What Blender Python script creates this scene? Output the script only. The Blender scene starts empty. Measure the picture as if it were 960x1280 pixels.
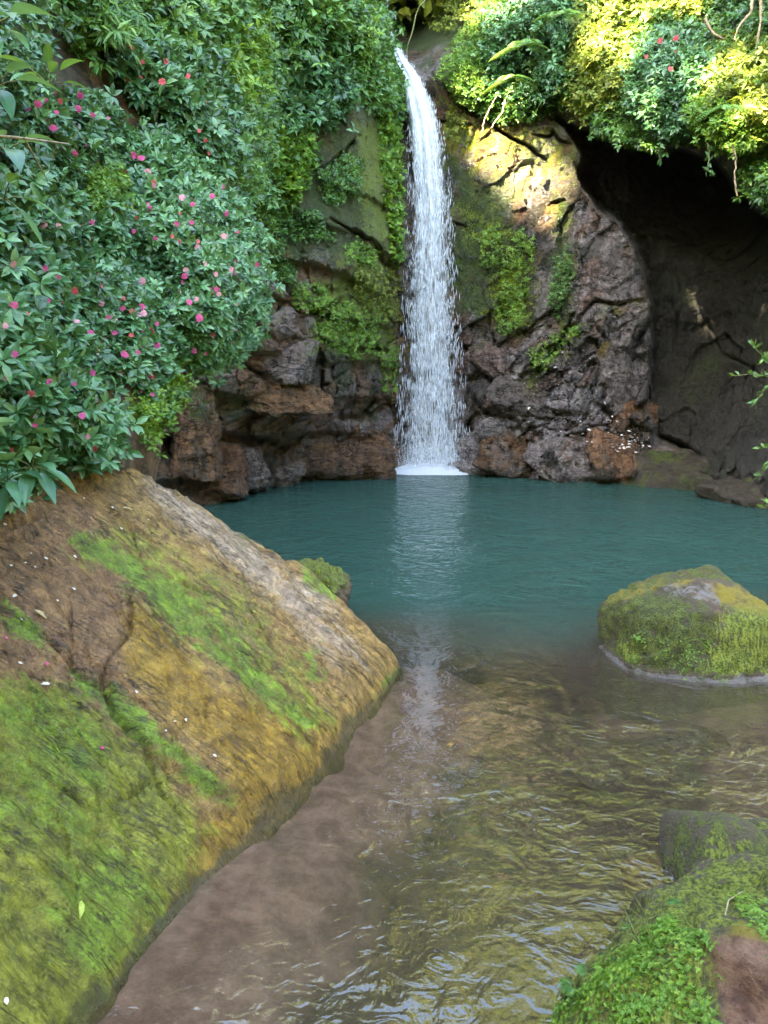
import bpy, bmesh, math
import numpy as np
from mathutils import Vector

S = bpy.context.scene
COL = S.collection
rng = np.random.default_rng(11)
PI = math.pi

# ------------------------------------------------------------------ camera geometry (used to survey the place from the photo)
W, H, F = 960.0, 1280.0, 961.0
PITCH = math.radians(10.0)
CAM = np.array([0.0, 0.0, 2.2])
FWD = np.array([0, math.cos(PITCH), -math.sin(PITCH)])
UPV = np.array([0, math.sin(PITCH), math.cos(PITCH)])

def ray(px, py):
    px = np.asarray(px, float); py = np.asarray(py, float)
    u = (px - 480) / F; v = (640 - py) / F
    return np.stack([u, FWD[1] + v * UPV[1], FWD[2] + v * UPV[2]], -1)

def at(px, py, Y):
    d = ray(px, py)
    return CAM + d * (np.asarray(Y, float) / d[..., 1])[..., None]

def on_z(px, py, z=0.0):
    d = ray(px, py)
    return CAM + d * ((z - CAM[2]) / d[..., 2])[..., None]

def proj(P):
    r = P - CAM
    d = r @ FWD
    d = np.where(d < 0.05, 0.05, d)
    return 480 + F * r[..., 0] / d, 640 - F * (r @ UPV) / d

# ------------------------------------------------------------------ numeric helpers
def _hash(i, j, k, s):
    h = (i.astype(np.int64) * 374761393 + j.astype(np.int64) * 668265263 + k.astype(np.int64) * 1274126177 + s * 974711) & 0xffffffff
    h = ((h ^ (h >> 13)) * 1103515245) & 0xffffffff
    h = ((h ^ (h >> 16)) * 2246822519) & 0xffffffff
    return (h ^ (h >> 15)) & 0xffffffff

def vnoise(P, s=0):
    """gradient noise, about -0.7..0.7"""
    P = np.asarray(P, float)
    i0 = np.floor(P).astype(np.int64); f = P - i0
    w = f * f * f * (f * (f * 6 - 15) + 10)
    out = 0
    for a in (0, 1):
        for b in (0, 1):
            for c in (0, 1):
                h = _hash(i0[:, 0] + a, i0[:, 1] + b, i0[:, 2] + c, s)
                gx = (h & 1023) / 511.5 - 1; gy = ((h >> 10) & 1023) / 511.5 - 1; gz = ((h >> 20) & 1023) / 511.5 - 1
                v = gx * (f[:, 0] - a) + gy * (f[:, 1] - b) + gz * (f[:, 2] - c)
                ww = (w[:, 0] if a else 1 - w[:, 0]) * (w[:, 1] if b else 1 - w[:, 1]) * (w[:, 2] if c else 1 - w[:, 2])
                out = out + v * ww
    return out

def fbm(P, octv=4, s=0, gain=0.5):
    a, t = 1.0, 0
    for o in range(octv):
        t = t + a * vnoise(P * (2.0 ** o) + 17.3 * o, s + o)
        a *= gain
    return t

def voro(P, s=0):
    """F1, F2, random vector and offset of the closest cell"""
    i0 = np.floor(P).astype(np.int64)
    n = len(P)
    f1 = np.full(n, 9.0); f2 = np.full(n, 9.0); rv = np.zeros((n, 3)); off = np.zeros((n, 3))
    for a in (-1, 0, 1):
        for b in (-1, 0, 1):
            for c in (-1, 0, 1):
                ii = i0 + np.array([a, b, c])
                h = _hash(ii[:, 0], ii[:, 1], ii[:, 2], s)
                r = np.stack([(h & 1023) / 1023.0, ((h >> 10) & 1023) / 1023.0, ((h >> 20) & 1023) / 1023.0], -1)
                dv = ii + r - P
                d = np.sqrt((dv ** 2).sum(-1))
                m = d < f1
                f2 = np.where(m, f1, np.minimum(f2, d)); f1 = np.where(m, d, f1)
                rv[m] = r[m]; off[m] = -dv[m]
    return f1, f2, rv, off

def sstep(a, b, x):
    t = np.clip((x - a) / (b - a), 0, 1)
    return t * t * (3 - 2 * t)

def tps(pts):
    """thin plate spline through (x, y, value) control points"""
    A = np.array(pts, float); X = A[:, :2] / 300.0; n = len(A)
    def K(a, b):
        d2 = ((a[:, None] - b[None]) ** 2).sum(-1)
        return np.where(d2 > 1e-12, 0.5 * d2 * np.log(d2 + 1e-12), 0)
    M = np.zeros((n + 3, n + 3)); M[:n, :n] = K(X, X) + 1e-3 * np.eye(n)
    M[:n, n] = 1; M[:n, n + 1:] = X; M[n, :n] = 1; M[n + 1:, :n] = X.T
    c = np.linalg.solve(M, np.r_[A[:, 2], 0, 0, 0])
    def f(px, py):
        px = np.asarray(px, float); py = np.asarray(py, float)
        sh = px.shape; Q = np.stack([px.ravel(), py.ravel()], -1) / 300.0
        out = np.empty(len(Q))
        for i in range(0, len(Q), 20000):
            q = Q[i:i + 20000]
            out[i:i + 20000] = K(q, X) @ c[:n] + c[n] + q @ c[n + 1:]
        return out.reshape(sh)
    return f

def seg_dist(px, py, pts, closed=False):
    pts = np.array(pts, float)
    q = np.roll(pts, -1, 0) if closed else pts[1:]
    p = pts if closed else pts[:-1]
    best = np.full(np.shape(px), 1e9); tt = np.zeros(np.shape(px))
    for k, ((x0, y0), (x1, y1)) in enumerate(zip(p, q)):
        dx, dy = x1 - x0, y1 - y0
        t = np.clip(((px - x0) * dx + (py - y0) * dy) / (dx * dx + dy * dy + 1e-9), 0, 1)
        d = np.hypot(px - x0 - t * dx, py - y0 - t * dy)
        m = d < best
        best = np.where(m, d, best); tt = np.where(m, (k + t) / len(p), tt)
    return best, tt

def inside(px, py, pts):
    pts = np.array(pts, float); n = len(pts); c = np.zeros(np.shape(px), bool)
    j = n - 1
    for i in range(n):
        xi, yi = pts[i]; xj, yj = pts[j]
        c ^= ((yi > py) != (yj > py)) & (px < (xj - xi) * (py - yi) / (yj - yi + 1e-12) + xi)
        j = i
    return c

def mask(px, py, pts, fe=15):
    """1 inside the outline, fading to 0 over fe pixels"""
    d, _ = seg_dist(px, py, pts, True)
    sd = np.where(inside(px, py, pts), d, -d)
    return sstep(-fe, fe, sd)

def norm(v):
    return v / (np.linalg.norm(v, axis=-1, keepdims=True) + 1e-12)

# ------------------------------------------------------------------ object helpers
def mesh(name, V, faces, mats, attrs=None, smooth=True, mi=None):
    me = bpy.data.meshes.new(name)
    V = np.asarray(V, float)
    faces = [np.asarray(f, np.int32) for f in (faces if isinstance(faces, list) else [faces]) if len(f)]
    me.vertices.add(len(V)); me.vertices.foreach_set('co', V.ravel())
    loops = np.concatenate([f.ravel() for f in faces])
    tot = np.concatenate([np.full(len(f), f.shape[1], np.int32) for f in faces])
    st = np.r_[0, np.cumsum(tot)[:-1]].astype(np.int32)
    me.loops.add(len(loops)); me.loops.foreach_set('vertex_index', loops)
    me.polygons.add(len(tot)); me.polygons.foreach_set('loop_start', st); me.polygons.foreach_set('loop_total', tot)
    me.polygons.foreach_set('use_smooth', np.full(len(tot), smooth))
    for m in (mats if isinstance(mats, (list, tuple)) else [mats]):
        me.materials.append(m)
    if mi is not None: me.polygons.foreach_set('material_index', np.asarray(mi, np.int32))
    for k, a in (attrs or {}).items():
        a = np.asarray(a, float)
        if a.ndim == 1:
            at_ = me.attributes.new(k, 'FLOAT', 'POINT'); at_.data.foreach_set('value', a)
        else:
            at_ = me.attributes.new(k, 'FLOAT_VECTOR', 'POINT'); at_.data.foreach_set('vector', a.ravel())
    me.update(calc_edges=True); me.validate()
    return me

def link(name, me, parent=None, loc=None):
    o = bpy.data.objects.new(name, me); COL.objects.link(o)
    if loc is not None: o.location = loc
    if parent is not None: o.parent = parent
    return o

def tag(o, label=None, cat=None, group=None, kind=None):
    if label: o['label'] = label
    if cat: o['category'] = cat
    if group: o['group'] = group
    if kind: o['kind'] = kind
    return o

def empty(name, loc, label, cat, group=None):
    o = link(name, None, None, Vector(loc)); o.empty_display_size = 0.1
    return tag(o, label, cat, group)

def part(name, V, faces, mats, parent, attrs=None, smooth=True):
    V = np.asarray(V, float) - np.array(parent['_base'] if '_base' in parent else parent.location)
    return link(name, mesh(name, V, faces, mats, attrs, smooth), parent)

def solid(name, V, faces, mats, label=None, cat=None, group=None, kind=None, attrs=None, smooth=True, base=None):
    V = np.asarray(V, float)
    if base is None: base = np.array([V[:, 0].mean(), V[:, 1].mean(), V[:, 2].min()])
    if kind == 'structure': base = np.zeros(3)
    o = link(name, mesh(name, V - base, faces, mats, attrs, smooth), None, Vector(base))
    return tag(o, label, cat, group, kind)

def grid_faces(nr, nc):
    i = np.arange(nr * nc).reshape(nr, nc)
    return np.stack([i[:-1, :-1], i[1:, :-1], i[1:, 1:], i[:-1, 1:]], -1).reshape(-1, 4)

# ------------------------------------------------------------------ node helper
class NT:
    def __init__(s, name):
        s.m = bpy.data.materials.new(name); s.m.use_nodes = True
        s.t = s.m.node_tree; s.t.nodes.clear()
        s.out = s.t.nodes.new('ShaderNodeOutputMaterial')
        s.pos = None
    def n(s, typ, **kw):
        nd = s.t.nodes.new(typ)
        for k, v in kw.items(): setattr(nd, k, v)
        return nd
    def put(s, sock, v):
        if isinstance(v, bpy.types.NodeSocket): s.t.links.new(v, sock)
        elif isinstance(v, (tuple, list)) and sock.type == 'RGBA': sock.default_value = (*v, 1.0)[:4]
        else: sock.default_value = v
    def geo(s):
        if s.pos is None: s.pos = s.n('ShaderNodeNewGeometry').outputs['Position']
        return s.pos
    def mapping(s, rot=(0, 0, 0), scale=(1, 1, 1), vec=None):
        m = s.n('ShaderNodeMapping'); s.put(m.inputs['Vector'], vec or s.geo())
        m.inputs['Rotation'].default_value = rot; m.inputs['Scale'].default_value = scale
        return m.outputs[0]
    def noise(s, scale, detail=4, rough=0.55, vec=None, dist=0.0, ridged=False):
        nd = s.n('ShaderNodeTexNoise'); s.put(nd.inputs['Vector'], vec or s.geo())
        nd.inputs['Scale'].default_value = scale; nd.inputs['Detail'].default_value = detail
        nd.inputs['Roughness'].default_value = rough; nd.inputs['Distortion'].default_value = dist
        return nd.outputs['Fac']
    def voronoi(s, scale, feature='F1', vec=None, out='Distance'):
        nd = s.n('ShaderNodeTexVoronoi', feature=feature); s.put(nd.inputs['Vector'], vec or s.geo())
        nd.inputs['Scale'].default_value = scale
        return nd.outputs[out]
    def math(s, op, a, b=0.0, c=None, clamp=False):
        nd = s.n('ShaderNodeMath', operation=op, use_clamp=clamp)
        s.put(nd.inputs[0], a); s.put(nd.inputs[1], b)
        if c is not None: s.put(nd.inputs[2], c)
        return nd.outputs[0]
    def mr(s, v, a, b, c=0.0, d=1.0, smooth=True):
        nd = s.n('ShaderNodeMapRange', interpolation_type='SMOOTHSTEP' if smooth else 'LINEAR')
        s.put(nd.inputs['Value'], v)
        for k, x in (('From Min', a), ('From Max', b), ('To Min', c), ('To Max', d)): s.put(nd.inputs[k], x)
        return nd.outputs[0]
    def mix(s, f, a, b, blend='MIX'):
        nd = s.n('ShaderNodeMix', data_type='RGBA', blend_type=blend)
        s.put(nd.inputs['Factor'], f); s.put(nd.inputs[6], a); s.put(nd.inputs[7], b)
        return nd.outputs[2]
    def attr(s, name):
        nd = s.n('ShaderNodeAttribute', attribute_name=name)
        return nd
    def avec(s, name):
        a = s.attr(name); x = s.n('ShaderNodeSeparateXYZ'); s.put(x.inputs[0], a.outputs['Vector'])
        return x.outputs[0], x.outputs[1], x.outputs[2]
    def edge(s, msk, nz, amt=0.9, soft=0.18):
        """a mask broken up by noise"""
        nz = s.mr(nz, 0.28, 0.72, smooth=False)
        v = s.math('ADD', msk, s.math('MULTIPLY', s.math('SUBTRACT', nz, 0.5), amt * 1.15))
        return s.math('MULTIPLY', s.mr(v, 0.5 - soft, 0.5 + soft), s.mr(msk, 0.02, 0.25))
    def bump(s, h, strength, dist, normal=None):
        nd = s.n('ShaderNodeBump'); nd.inputs['Strength'].default_value = strength; nd.inputs['Distance'].default_value = dist
        s.put(nd.inputs['Height'], h)
        if normal is not None: s.put(nd.inputs['Normal'], normal)
        return nd.outputs[0]
    def pbr(s, col, rough, normal=None, spec=0.5, **kw):
        p = s.n('ShaderNodeBsdfPrincipled')
        s.put(p.inputs['Base Color'], col); s.put(p.inputs['Roughness'], rough); s.put(p.inputs['Specular IOR Level'], spec)
        if normal is not None: s.put(p.inputs['Normal'], normal)
        for k, v in kw.items(): s.put(p.inputs[k.replace('_', ' ')], v)
        return p.outputs[0]
    def done(s, sh):
        s.t.links.new(sh, s.out.inputs['Surface']); return s.m

def seams(N, col, vec, scale, width, amount, dark, dist=0.8, detail=7):
    n = N.noise(scale, detail, 0.62, vec, dist)
    k = N.mr(N.math('ABSOLUTE', N.math('SUBTRACT', n, 0.5)), 0.0, width, amount, 0)
    k = N.math('MULTIPLY', k, N.mr(N.noise(2.3, 4), 0.38, 0.58))
    return N.mix(k, col, dark), k

def tinted(N, col, lo=0.55, hi=1.4, scale=3.0):
    v = N.mr(N.noise(scale, 6, 0.65), 0.3, 0.7, lo, hi)
    nd = N.n('ShaderNodeVectorMath', operation='SCALE')
    N.put(nd.inputs[0], col); N.put(nd.inputs['Scale'], v)
    return nd.outputs[0]

# ------------------------------------------------------------------ materials
def mat_cliff():
    N = NT('cliff_rock')
    mb, md, ru = N.avec('ma'); gr, wet, oc = N.avec('mb')
    n1 = N.noise(1.1, 8, 0.62); n2 = N.noise(4.0, 8, 0.65); n3 = N.noise(22, 5, 0.6)
    streak = N.noise(1.0, 5, 0.6, N.mapping(scale=(5, 5, 0.7)))
    c = N.mix(n2, (0.10, 0.075, 0.05), (0.21, 0.15, 0.10))
    c = N.mix(N.edge(ru, streak, 1.1), c, N.mix(n2, (0.19, 0.08, 0.04), (0.46, 0.25, 0.13)))
    c = N.mix(N.edge(gr, n1, 0.9), c, N.mix(n2, (0.18, 0.135, 0.12), (0.50, 0.43, 0.39)))
    c = N.mix(N.edge(oc, n1, 0.8), c, N.mix(n2, (0.22, 0.13, 0.03), (0.42, 0.30, 0.08)))
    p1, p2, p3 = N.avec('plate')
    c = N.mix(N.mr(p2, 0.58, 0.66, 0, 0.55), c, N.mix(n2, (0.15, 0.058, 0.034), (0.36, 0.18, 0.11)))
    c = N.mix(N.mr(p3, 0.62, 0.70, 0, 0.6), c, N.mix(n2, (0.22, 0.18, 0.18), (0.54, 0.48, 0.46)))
    c = N.mix(N.mr(p1, 0.60, 0.9, 0, 0.9), c, N.mix(n2, (0.02, 0.02, 0.013), (0.058, 0.054, 0.036)))  # darkest plates, and the cave's shade painted as near-black rock
    # thin film of algae and mineral staining running down the face
    c = N.mix(N.mr(streak, 0.50, 0.68, 0, 0.65), c, (0.045, 0.034, 0.024))
    c = tinted(N, c, 0.6, 1.5, 9)
    c, k1 = seams(N, c, N.mapping(rot=(0.1, 0.25, 0.1), scale=(0.7, 0.7, 2.2)), 1.6, 0.022, 0.85, (0.022, 0.017, 0.011))
    c, k2 = seams(N, c, N.mapping(rot=(0.3, -0.75, 0.2), scale=(0.8, 0.8, 2.6)), 1.8, 0.02, 0.8, (0.025, 0.018, 0.013))
    c = N.mix(N.mr(N.noise(30, 4, 0.7), 0.62, 0.72, 0, 0.6), c, (0.42, 0.36, 0.28))
    c = N.mix(N.edge(md, N.math('MULTIPLY_ADD', n3, 0.4, N.math('MULTIPLY', n1, 0.6)), 1.2, 0.25), c, N.mix(n3, (0.03, 0.055, 0.014), (0.12, 0.17, 0.035)))
    c = N.mix(N.edge(mb, N.math('MULTIPLY_ADD', n3, 0.5, N.math('MULTIPLY', n2, 0.5)), 1.5, 0.2), c, N.mix(n3, (0.11, 0.17, 0.018), (0.31, 0.38, 0.035)))
    warp = N.n('ShaderNodeVectorMath', operation='MULTIPLY_ADD'); nz = N.n('ShaderNodeTexNoise'); N.put(nz.inputs['Vector'], N.geo()); nz.inputs['Scale'].default_value = 1.6; nz.inputs['Detail'].default_value = 6
    N.put(warp.inputs[0], nz.outputs['Color']); warp.inputs[1].default_value = (0.9, 0.9, 0.9); N.put(warp.inputs[2], N.geo())
    wv = N.mapping(rot=(0.2, 0.35, 0.1), scale=(1.0, 1.0, 1.5), vec=warp.outputs[0])
    ck = N.mr(N.voronoi(1.3, 'DISTANCE_TO_EDGE', wv), 0.0, 0.07); ck2 = N.mr(N.voronoi(3.6, 'DISTANCE_TO_EDGE', wv), 0.0, 0.10)
    h = N.math('ADD', N.math('MULTIPLY', N.noise(2.6, 10, 0.76), 1.5), N.math('MULTIPLY', n3, 0.25))
    h = N.math('ADD', h, N.math('MULTIPLY', N.noise(7, 6, 0.74, N.mapping(rot=(0.3, 0.5, 0), scale=(1, 1, 3))), 0.7))
    h = N.math('SUBTRACT', h, N.math('MULTIPLY', N.math('ADD', k1, k2), 0.3)); h = N.math('ADD', h, N.math('MULTIPLY', ck, 0.16)); h = N.math('ADD', h, N.math('MULTIPLY', ck2, 0.07))
    nm = N.bump(h, 1.0, 0.32)
    rough = N.mr(N.math('ADD', N.math('MULTIPLY', wet, 0.9), N.math('MULTIPLY', n1, 0.35)), 0.3, 0.9, 0.5, 0.12)
    return N.done(N.pbr(c, rough, nm, 0.75))

def mat_slab():
    N = NT('slab_rock')
    mb, md, ru = N.avec('ma'); gr, wet, oc = N.avec('mb')
    st_v = N.mapping(rot=(0, 0, math.radians(-16)), scale=(1.5, 6.5, 1.5))
    st = N.noise(1.3, 8, 0.68, st_v, 0.7); st2 = N.noise(5.0, 6, 0.65, N.mapping(rot=(0, 0, math.radians(-16)), scale=(1.2, 8, 1.2)), 0.5)
    n1 = N.noise(2.4, 9, 0.66, None, 0.5); n2 = N.noise(11, 9, 0.72); n3 = N.noise(75, 5, 0.7)
    big = N.math('MULTIPLY_ADD', st, 0.5, N.math('MULTIPLY', n1, 0.5))
    fine = N.math('MULTIPLY_ADD', n2, 0.6, N.math('MULTIPLY', n3, 0.4))
    fs = N.mr(fine, 0.35, 0.65)
    c = N.mix(fs, (0.13, 0.065, 0.018), (0.46, 0.265, 0.085))
    c = N.mix(N.edge(ru, big, 1.0, 0.3), c, N.mix(fs, (0.14, 0.062, 0.026), (0.38, 0.20, 0.088)))
    c = N.mix(N.edge(oc, big, 1.0, 0.3), c, N.mix(fs, (0.15, 0.07, 0.010), (0.45, 0.26, 0.038)))
    c = N.mix(N.edge(gr, big, 1.2, 0.3), c, N.mix(fs, (0.22, 0.14, 0.09), (0.52, 0.38, 0.27)))
    c = N.mix(N.mr(st2, 0.58, 0.74, 0, 0.4), c, (0.10, 0.05, 0.018))
    c = N.mix(N.mr(n1, 0.55, 0.70, 0, 0.2), c, (0.13, 0.10, 0.02))
    c = N.mix(N.edge(md, N.math('MULTIPLY_ADD', n2, 0.5, N.math('MULTIPLY', big, 0.5)), 1.2, 0.3), c, N.mix(fs, (0.085, 0.09, 0.010), (0.30, 0.29, 0.032)))
    c = N.mix(N.edge(mb, N.math('MULTIPLY_ADD', fine, 0.6, N.math('MULTIPLY', big, 0.4)), 1.9, 0.22), c, N.mix(fs, (0.05, 0.085, 0.008), (0.22, 0.31, 0.028)))
    c = N.mix(N.mr(n3, 0.60, 0.72, 0, 0.6), c, (0.05, 0.035, 0.015))
    c = N.mix(N.mr(N.noise(130, 3, 0.6), 0.66, 0.72, 0, 0.55), c, (0.5, 0.42, 0.30))
    c, k1 = seams(N, c, N.mapping(rot=(0, 0, math.radians(-16)), scale=(0.36, 7, 1.0)), 1.2, 0.014, 0.9, (0.03, 0.019, 0.009), 0.3)
    c, k2 = seams(N, c, N.mapping(rot=(0, 0, math.radians(-20)), scale=(0.6, 8, 1.5)), 2.6, 0.018, 0.75, (0.045, 0.03, 0.012), 0.3)
    c = tinted(N, c, 0.75, 1.5, 14)
    sep = N.n('ShaderNodeSeparateXYZ'); N.put(sep.inputs[0], N.geo())
    c = N.mix(N.mr(N.math('ADD', sep.outputs[2], N.math('MULTIPLY', N.mr(n1, .3, .7, -0.05, 0.09), 1.0)), 0.03, 0.075, 0.65, 0), c, (0.03, 0.032, 0.012))   # rock kept wet at the waterline
    h = N.math('ADD', N.math('MULTIPLY', st2, 0.55), N.math('MULTIPLY', n2, 0.9)); h = N.math('SUBTRACT', h, N.math('MULTIPLY', N.math('ADD', k1, k2), 0.25))
    nm = N.bump(h, 1.0, 0.05)
    nm = N.bump(n3, 1.0, 0.012, nm)
    gl = N.mr(N.noise(4, 4, 0.6, st_v), 0.45, 0.62)
    rough = N.mr(N.math('ADD', N.math('MULTIPLY', wet, 0.5), N.math('MULTIPLY', gl, 0.5)), 0.15, 0.8, 0.42, 0.10)
    return N.done(N.pbr(c, rough, nm, 0.5))

def mat_boulder():
    """moss on the lower sides, bare weathered crown, pale band at the waterline; masks ma / mb"""
    N = NT('mossy_boulder')
    mb, md, ru = N.avec('ma'); gr, wet, oc = N.avec('mb')
    n1 = N.noise(3.5, 8, 0.62); n2 = N.noise(14, 8, 0.7); n3 = N.noise(70, 4, 0.65)
    hair = N.noise(1.0, 5, 0.6, N.mapping(rot=(0, 0.6, 0), scale=(60, 30, 6)))
    c = N.mix(n2, (0.06, 0.045, 0.028), (0.19, 0.145, 0.10))
    c = N.mix(N.edge(ru, n1, 0.8), c, N.mix(N.mr(N.math('MULTIPLY_ADD', n2, .6, N.math('MULTIPLY', N.noise(1.0, 6, .65, N.mapping(rot=(0, .3, .2), scale=(6, 6, 40))), .4)), .36, .64), (0.13, 0.055, 0.034), (0.40, 0.22, 0.145)))
    c = N.mix(N.edge(oc, n1, 0.9), c, N.mix(n2, (0.20, 0.15, 0.02), (0.38, 0.29, 0.04)))
    fine = N.mr(N.math('MULTIPLY_ADD', n2, 0.5, N.math('MULTIPLY', n3, 0.5)), 0.38, 0.62)
    c = N.mix(N.edge(md, n2, 1.4, 0.3), c, N.mix(fine, (0.016, 0.026, 0.006), (0.15, 0.175, 0.03)))
    c = N.mix(N.edge(mb, N.math('MULTIPLY_ADD', n2, 0.5, N.math('MULTIPLY', hair, 0.5)), 1.3, 0.25), c, N.mix(N.mr(N.math('MULTIPLY_ADD', hair, .5, N.math('MULTIPLY', n3, .5)), .38, .62), (0.035, 0.06, 0.006), (0.29, 0.33, 0.045)))
    c = N.mix(N.mr(N.noise(45, 5, 0.7), 0.62, 0.70, 0, 0.5), c, (0.30, 0.27, 0.2))
    c = N.mix(N.edge(gr, n2, 0.9), c, N.mix(n2, (0.14, 0.125, 0.12), (0.32, 0.29, 0.28)))
    h = N.math('ADD', N.math('MULTIPLY', n2, 0.8), N.math('MULTIPLY', n3, 0.35))
    nm = N.bump(h, 1.0, 0.11)
    return N.done(N.pbr(c, N.mr(wet, 0, 1, 0.8, 0.25), nm, 0.4))

def mat_rock(name, lo, hi, wet=0.5, moss=0.0, stain=(0.04, 0.028, 0.02), second=None):
    N = NT(name)
    n1 = N.noise(1.7, 9, 0.66, None, 0.6); n2 = N.noise(7, 9, 0.72); n3 = N.noise(34, 5, 0.7)
    st = N.noise(1.0, 6, 0.65, N.mapping(scale=(3.5, 3.5, 1.0)), 0.4)
    f = N.mr(N.math('MULTIPLY_ADD', n2, 0.6, N.math('MULTIPLY', n3, 0.4)), 0.34, 0.66)
    c = N.mix(f, lo, hi)
    if second: c = N.mix(N.mr(n1, 0.46, 0.58), c, N.mix(f, second[0], second[1]))
    c = N.mix(N.mr(st, 0.50, 0.68, 0, 0.75), c, stain)
    c, k1 = seams(N, c, N.mapping(rot=(0.15, 0.3, 0.1), scale=(0.8, 0.8, 2.2)), 2.4, 0.025, 0.85, (0.025, 0.017, 0.012))
    c = N.mix(N.mr(N.noise(40, 4, 0.7), 0.61, 0.70, 0, 0.6), c, (0.40, 0.34, 0.29))
    if moss: c = N.mix(N.math('MULTIPLY', N.mr(N.math('MULTIPLY_ADD', n1, 0.6, N.math('MULTIPLY', n2, 0.4)), 0.60 - moss * 0.3, 0.68 - moss * 0.3), 0.85), c, N.mix(n3, (0.04, 0.07, 0.015), (0.15, 0.2, 0.03)))
    h = N.math('ADD', N.noise(4.5, 9, 0.74), N.math('MULTIPLY', n3, 0.25))
    nm = N.bump(h, 1.0, 0.22)
    return N.done(N.pbr(c, N.mr(n1, 0.35, 0.65, 0.66 - wet * 0.34, 0.42 - wet * 0.26), nm, 0.5))

def mat_leaf(name, dark, mid, light, rough=0.42, trans=0.35, spec=0.5):
    N = NT(name)
    t = N.attr('tint').outputs['Fac']; k = N.attr('rib').outputs['Fac']
    c = N.mix(N.mr(t, 0.0, 0.5, smooth=False), dark, mid)
    c = N.mix(N.mr(t, 0.5, 1.0, smooth=False), c, light)
    c = N.mix(N.mr(k, 0.75, 1.0, 0, 0.35), c, light)
    c = tinted(N, c, 0.8, 1.2, 9)
    p = N.pbr(c, rough, None, spec)
    tr = N.n('ShaderNodeBsdfTranslucent'); N.put(tr.inputs['Color'], N.mix(0.5, c, (0.25, 0.32, 0.03)))
    mx = N.n('ShaderNodeMixShader'); mx.inputs[0].default_value = trans
    N.t.links.new(p, mx.inputs[1]); N.t.links.new(tr.outputs[0], mx.inputs[2])
    return N.done(mx.outputs[0])

def mat_plain(name, c1, c2, rough=0.7, scale=20, trans=0.0):
    N = NT(name)
    c = N.mix(N.mr(N.noise(scale, 4), 0.3, 0.7), c1, c2)
    p = N.pbr(c, rough, None, 0.3)
    if trans:
        tr = N.n('ShaderNodeBsdfTranslucent'); N.put(tr.inputs['Color'], c)
        mx = N.n('ShaderNodeMixShader'); mx.inputs[0].default_value = trans
        N.t.links.new(p, mx.inputs[1]); N.t.links.new(tr.outputs[0], mx.inputs[2]); p = mx.outputs[0]
    return N.done(p)

def mat_soil():
    N = NT('bank_soil')
    n1 = N.noise(2.5, 8, 0.65); n2 = N.noise(12, 6, 0.7); n3 = N.noise(50, 4)
    mb, md, ru = N.avec('ma')
    c = N.mix(n2, (0.055, 0.04, 0.025), (0.16, 0.11, 0.07))
    c = N.mix(N.edge(ru, n1, 0.8), c, N.mix(n2, (0.13, 0.07, 0.04), (0.30, 0.18, 0.10)))
    c = N.mix(N.edge(md, n2, 1.2, 0.3), c, N.mix(n3, (0.035, 0.055, 0.012), (0.12, 0.15, 0.03)))
    nm = N.bump(N.math('ADD', n2, N.math('MULTIPLY', n3, 0.4)), 0.9, 0.07)
    return N.done(N.pbr(c, 0.75, nm, 0.3))

def mat_bed():
    N = NT('pool_bed_silt')
    gr = N.attr('tone').outputs['Fac']
    n1 = N.noise(0.9, 7, 0.6, None, 0.8); n2 = N.mr(N.noise(7, 10, 0.72), .3, .7); n3 = N.noise(30, 5, .7)
    c = N.mix(n2, (0.115, 0.058, 0.038), (0.29, 0.165, 0.115))
    dk = N.mix(n2, (0.035, 0.024, 0.013), (0.12, 0.08, 0.045))
    c = N.mix(N.edge(gr, n1, 1.0, 0.3), c, dk)
    c = N.mix(N.mr(n3, 0.62, 0.75, 0, 0.5), c, (0.05, 0.035, 0.022))
    return N.done(N.pbr(c, 0.85, N.bump(n2, 0.6, 0.06), 0.2))

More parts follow.
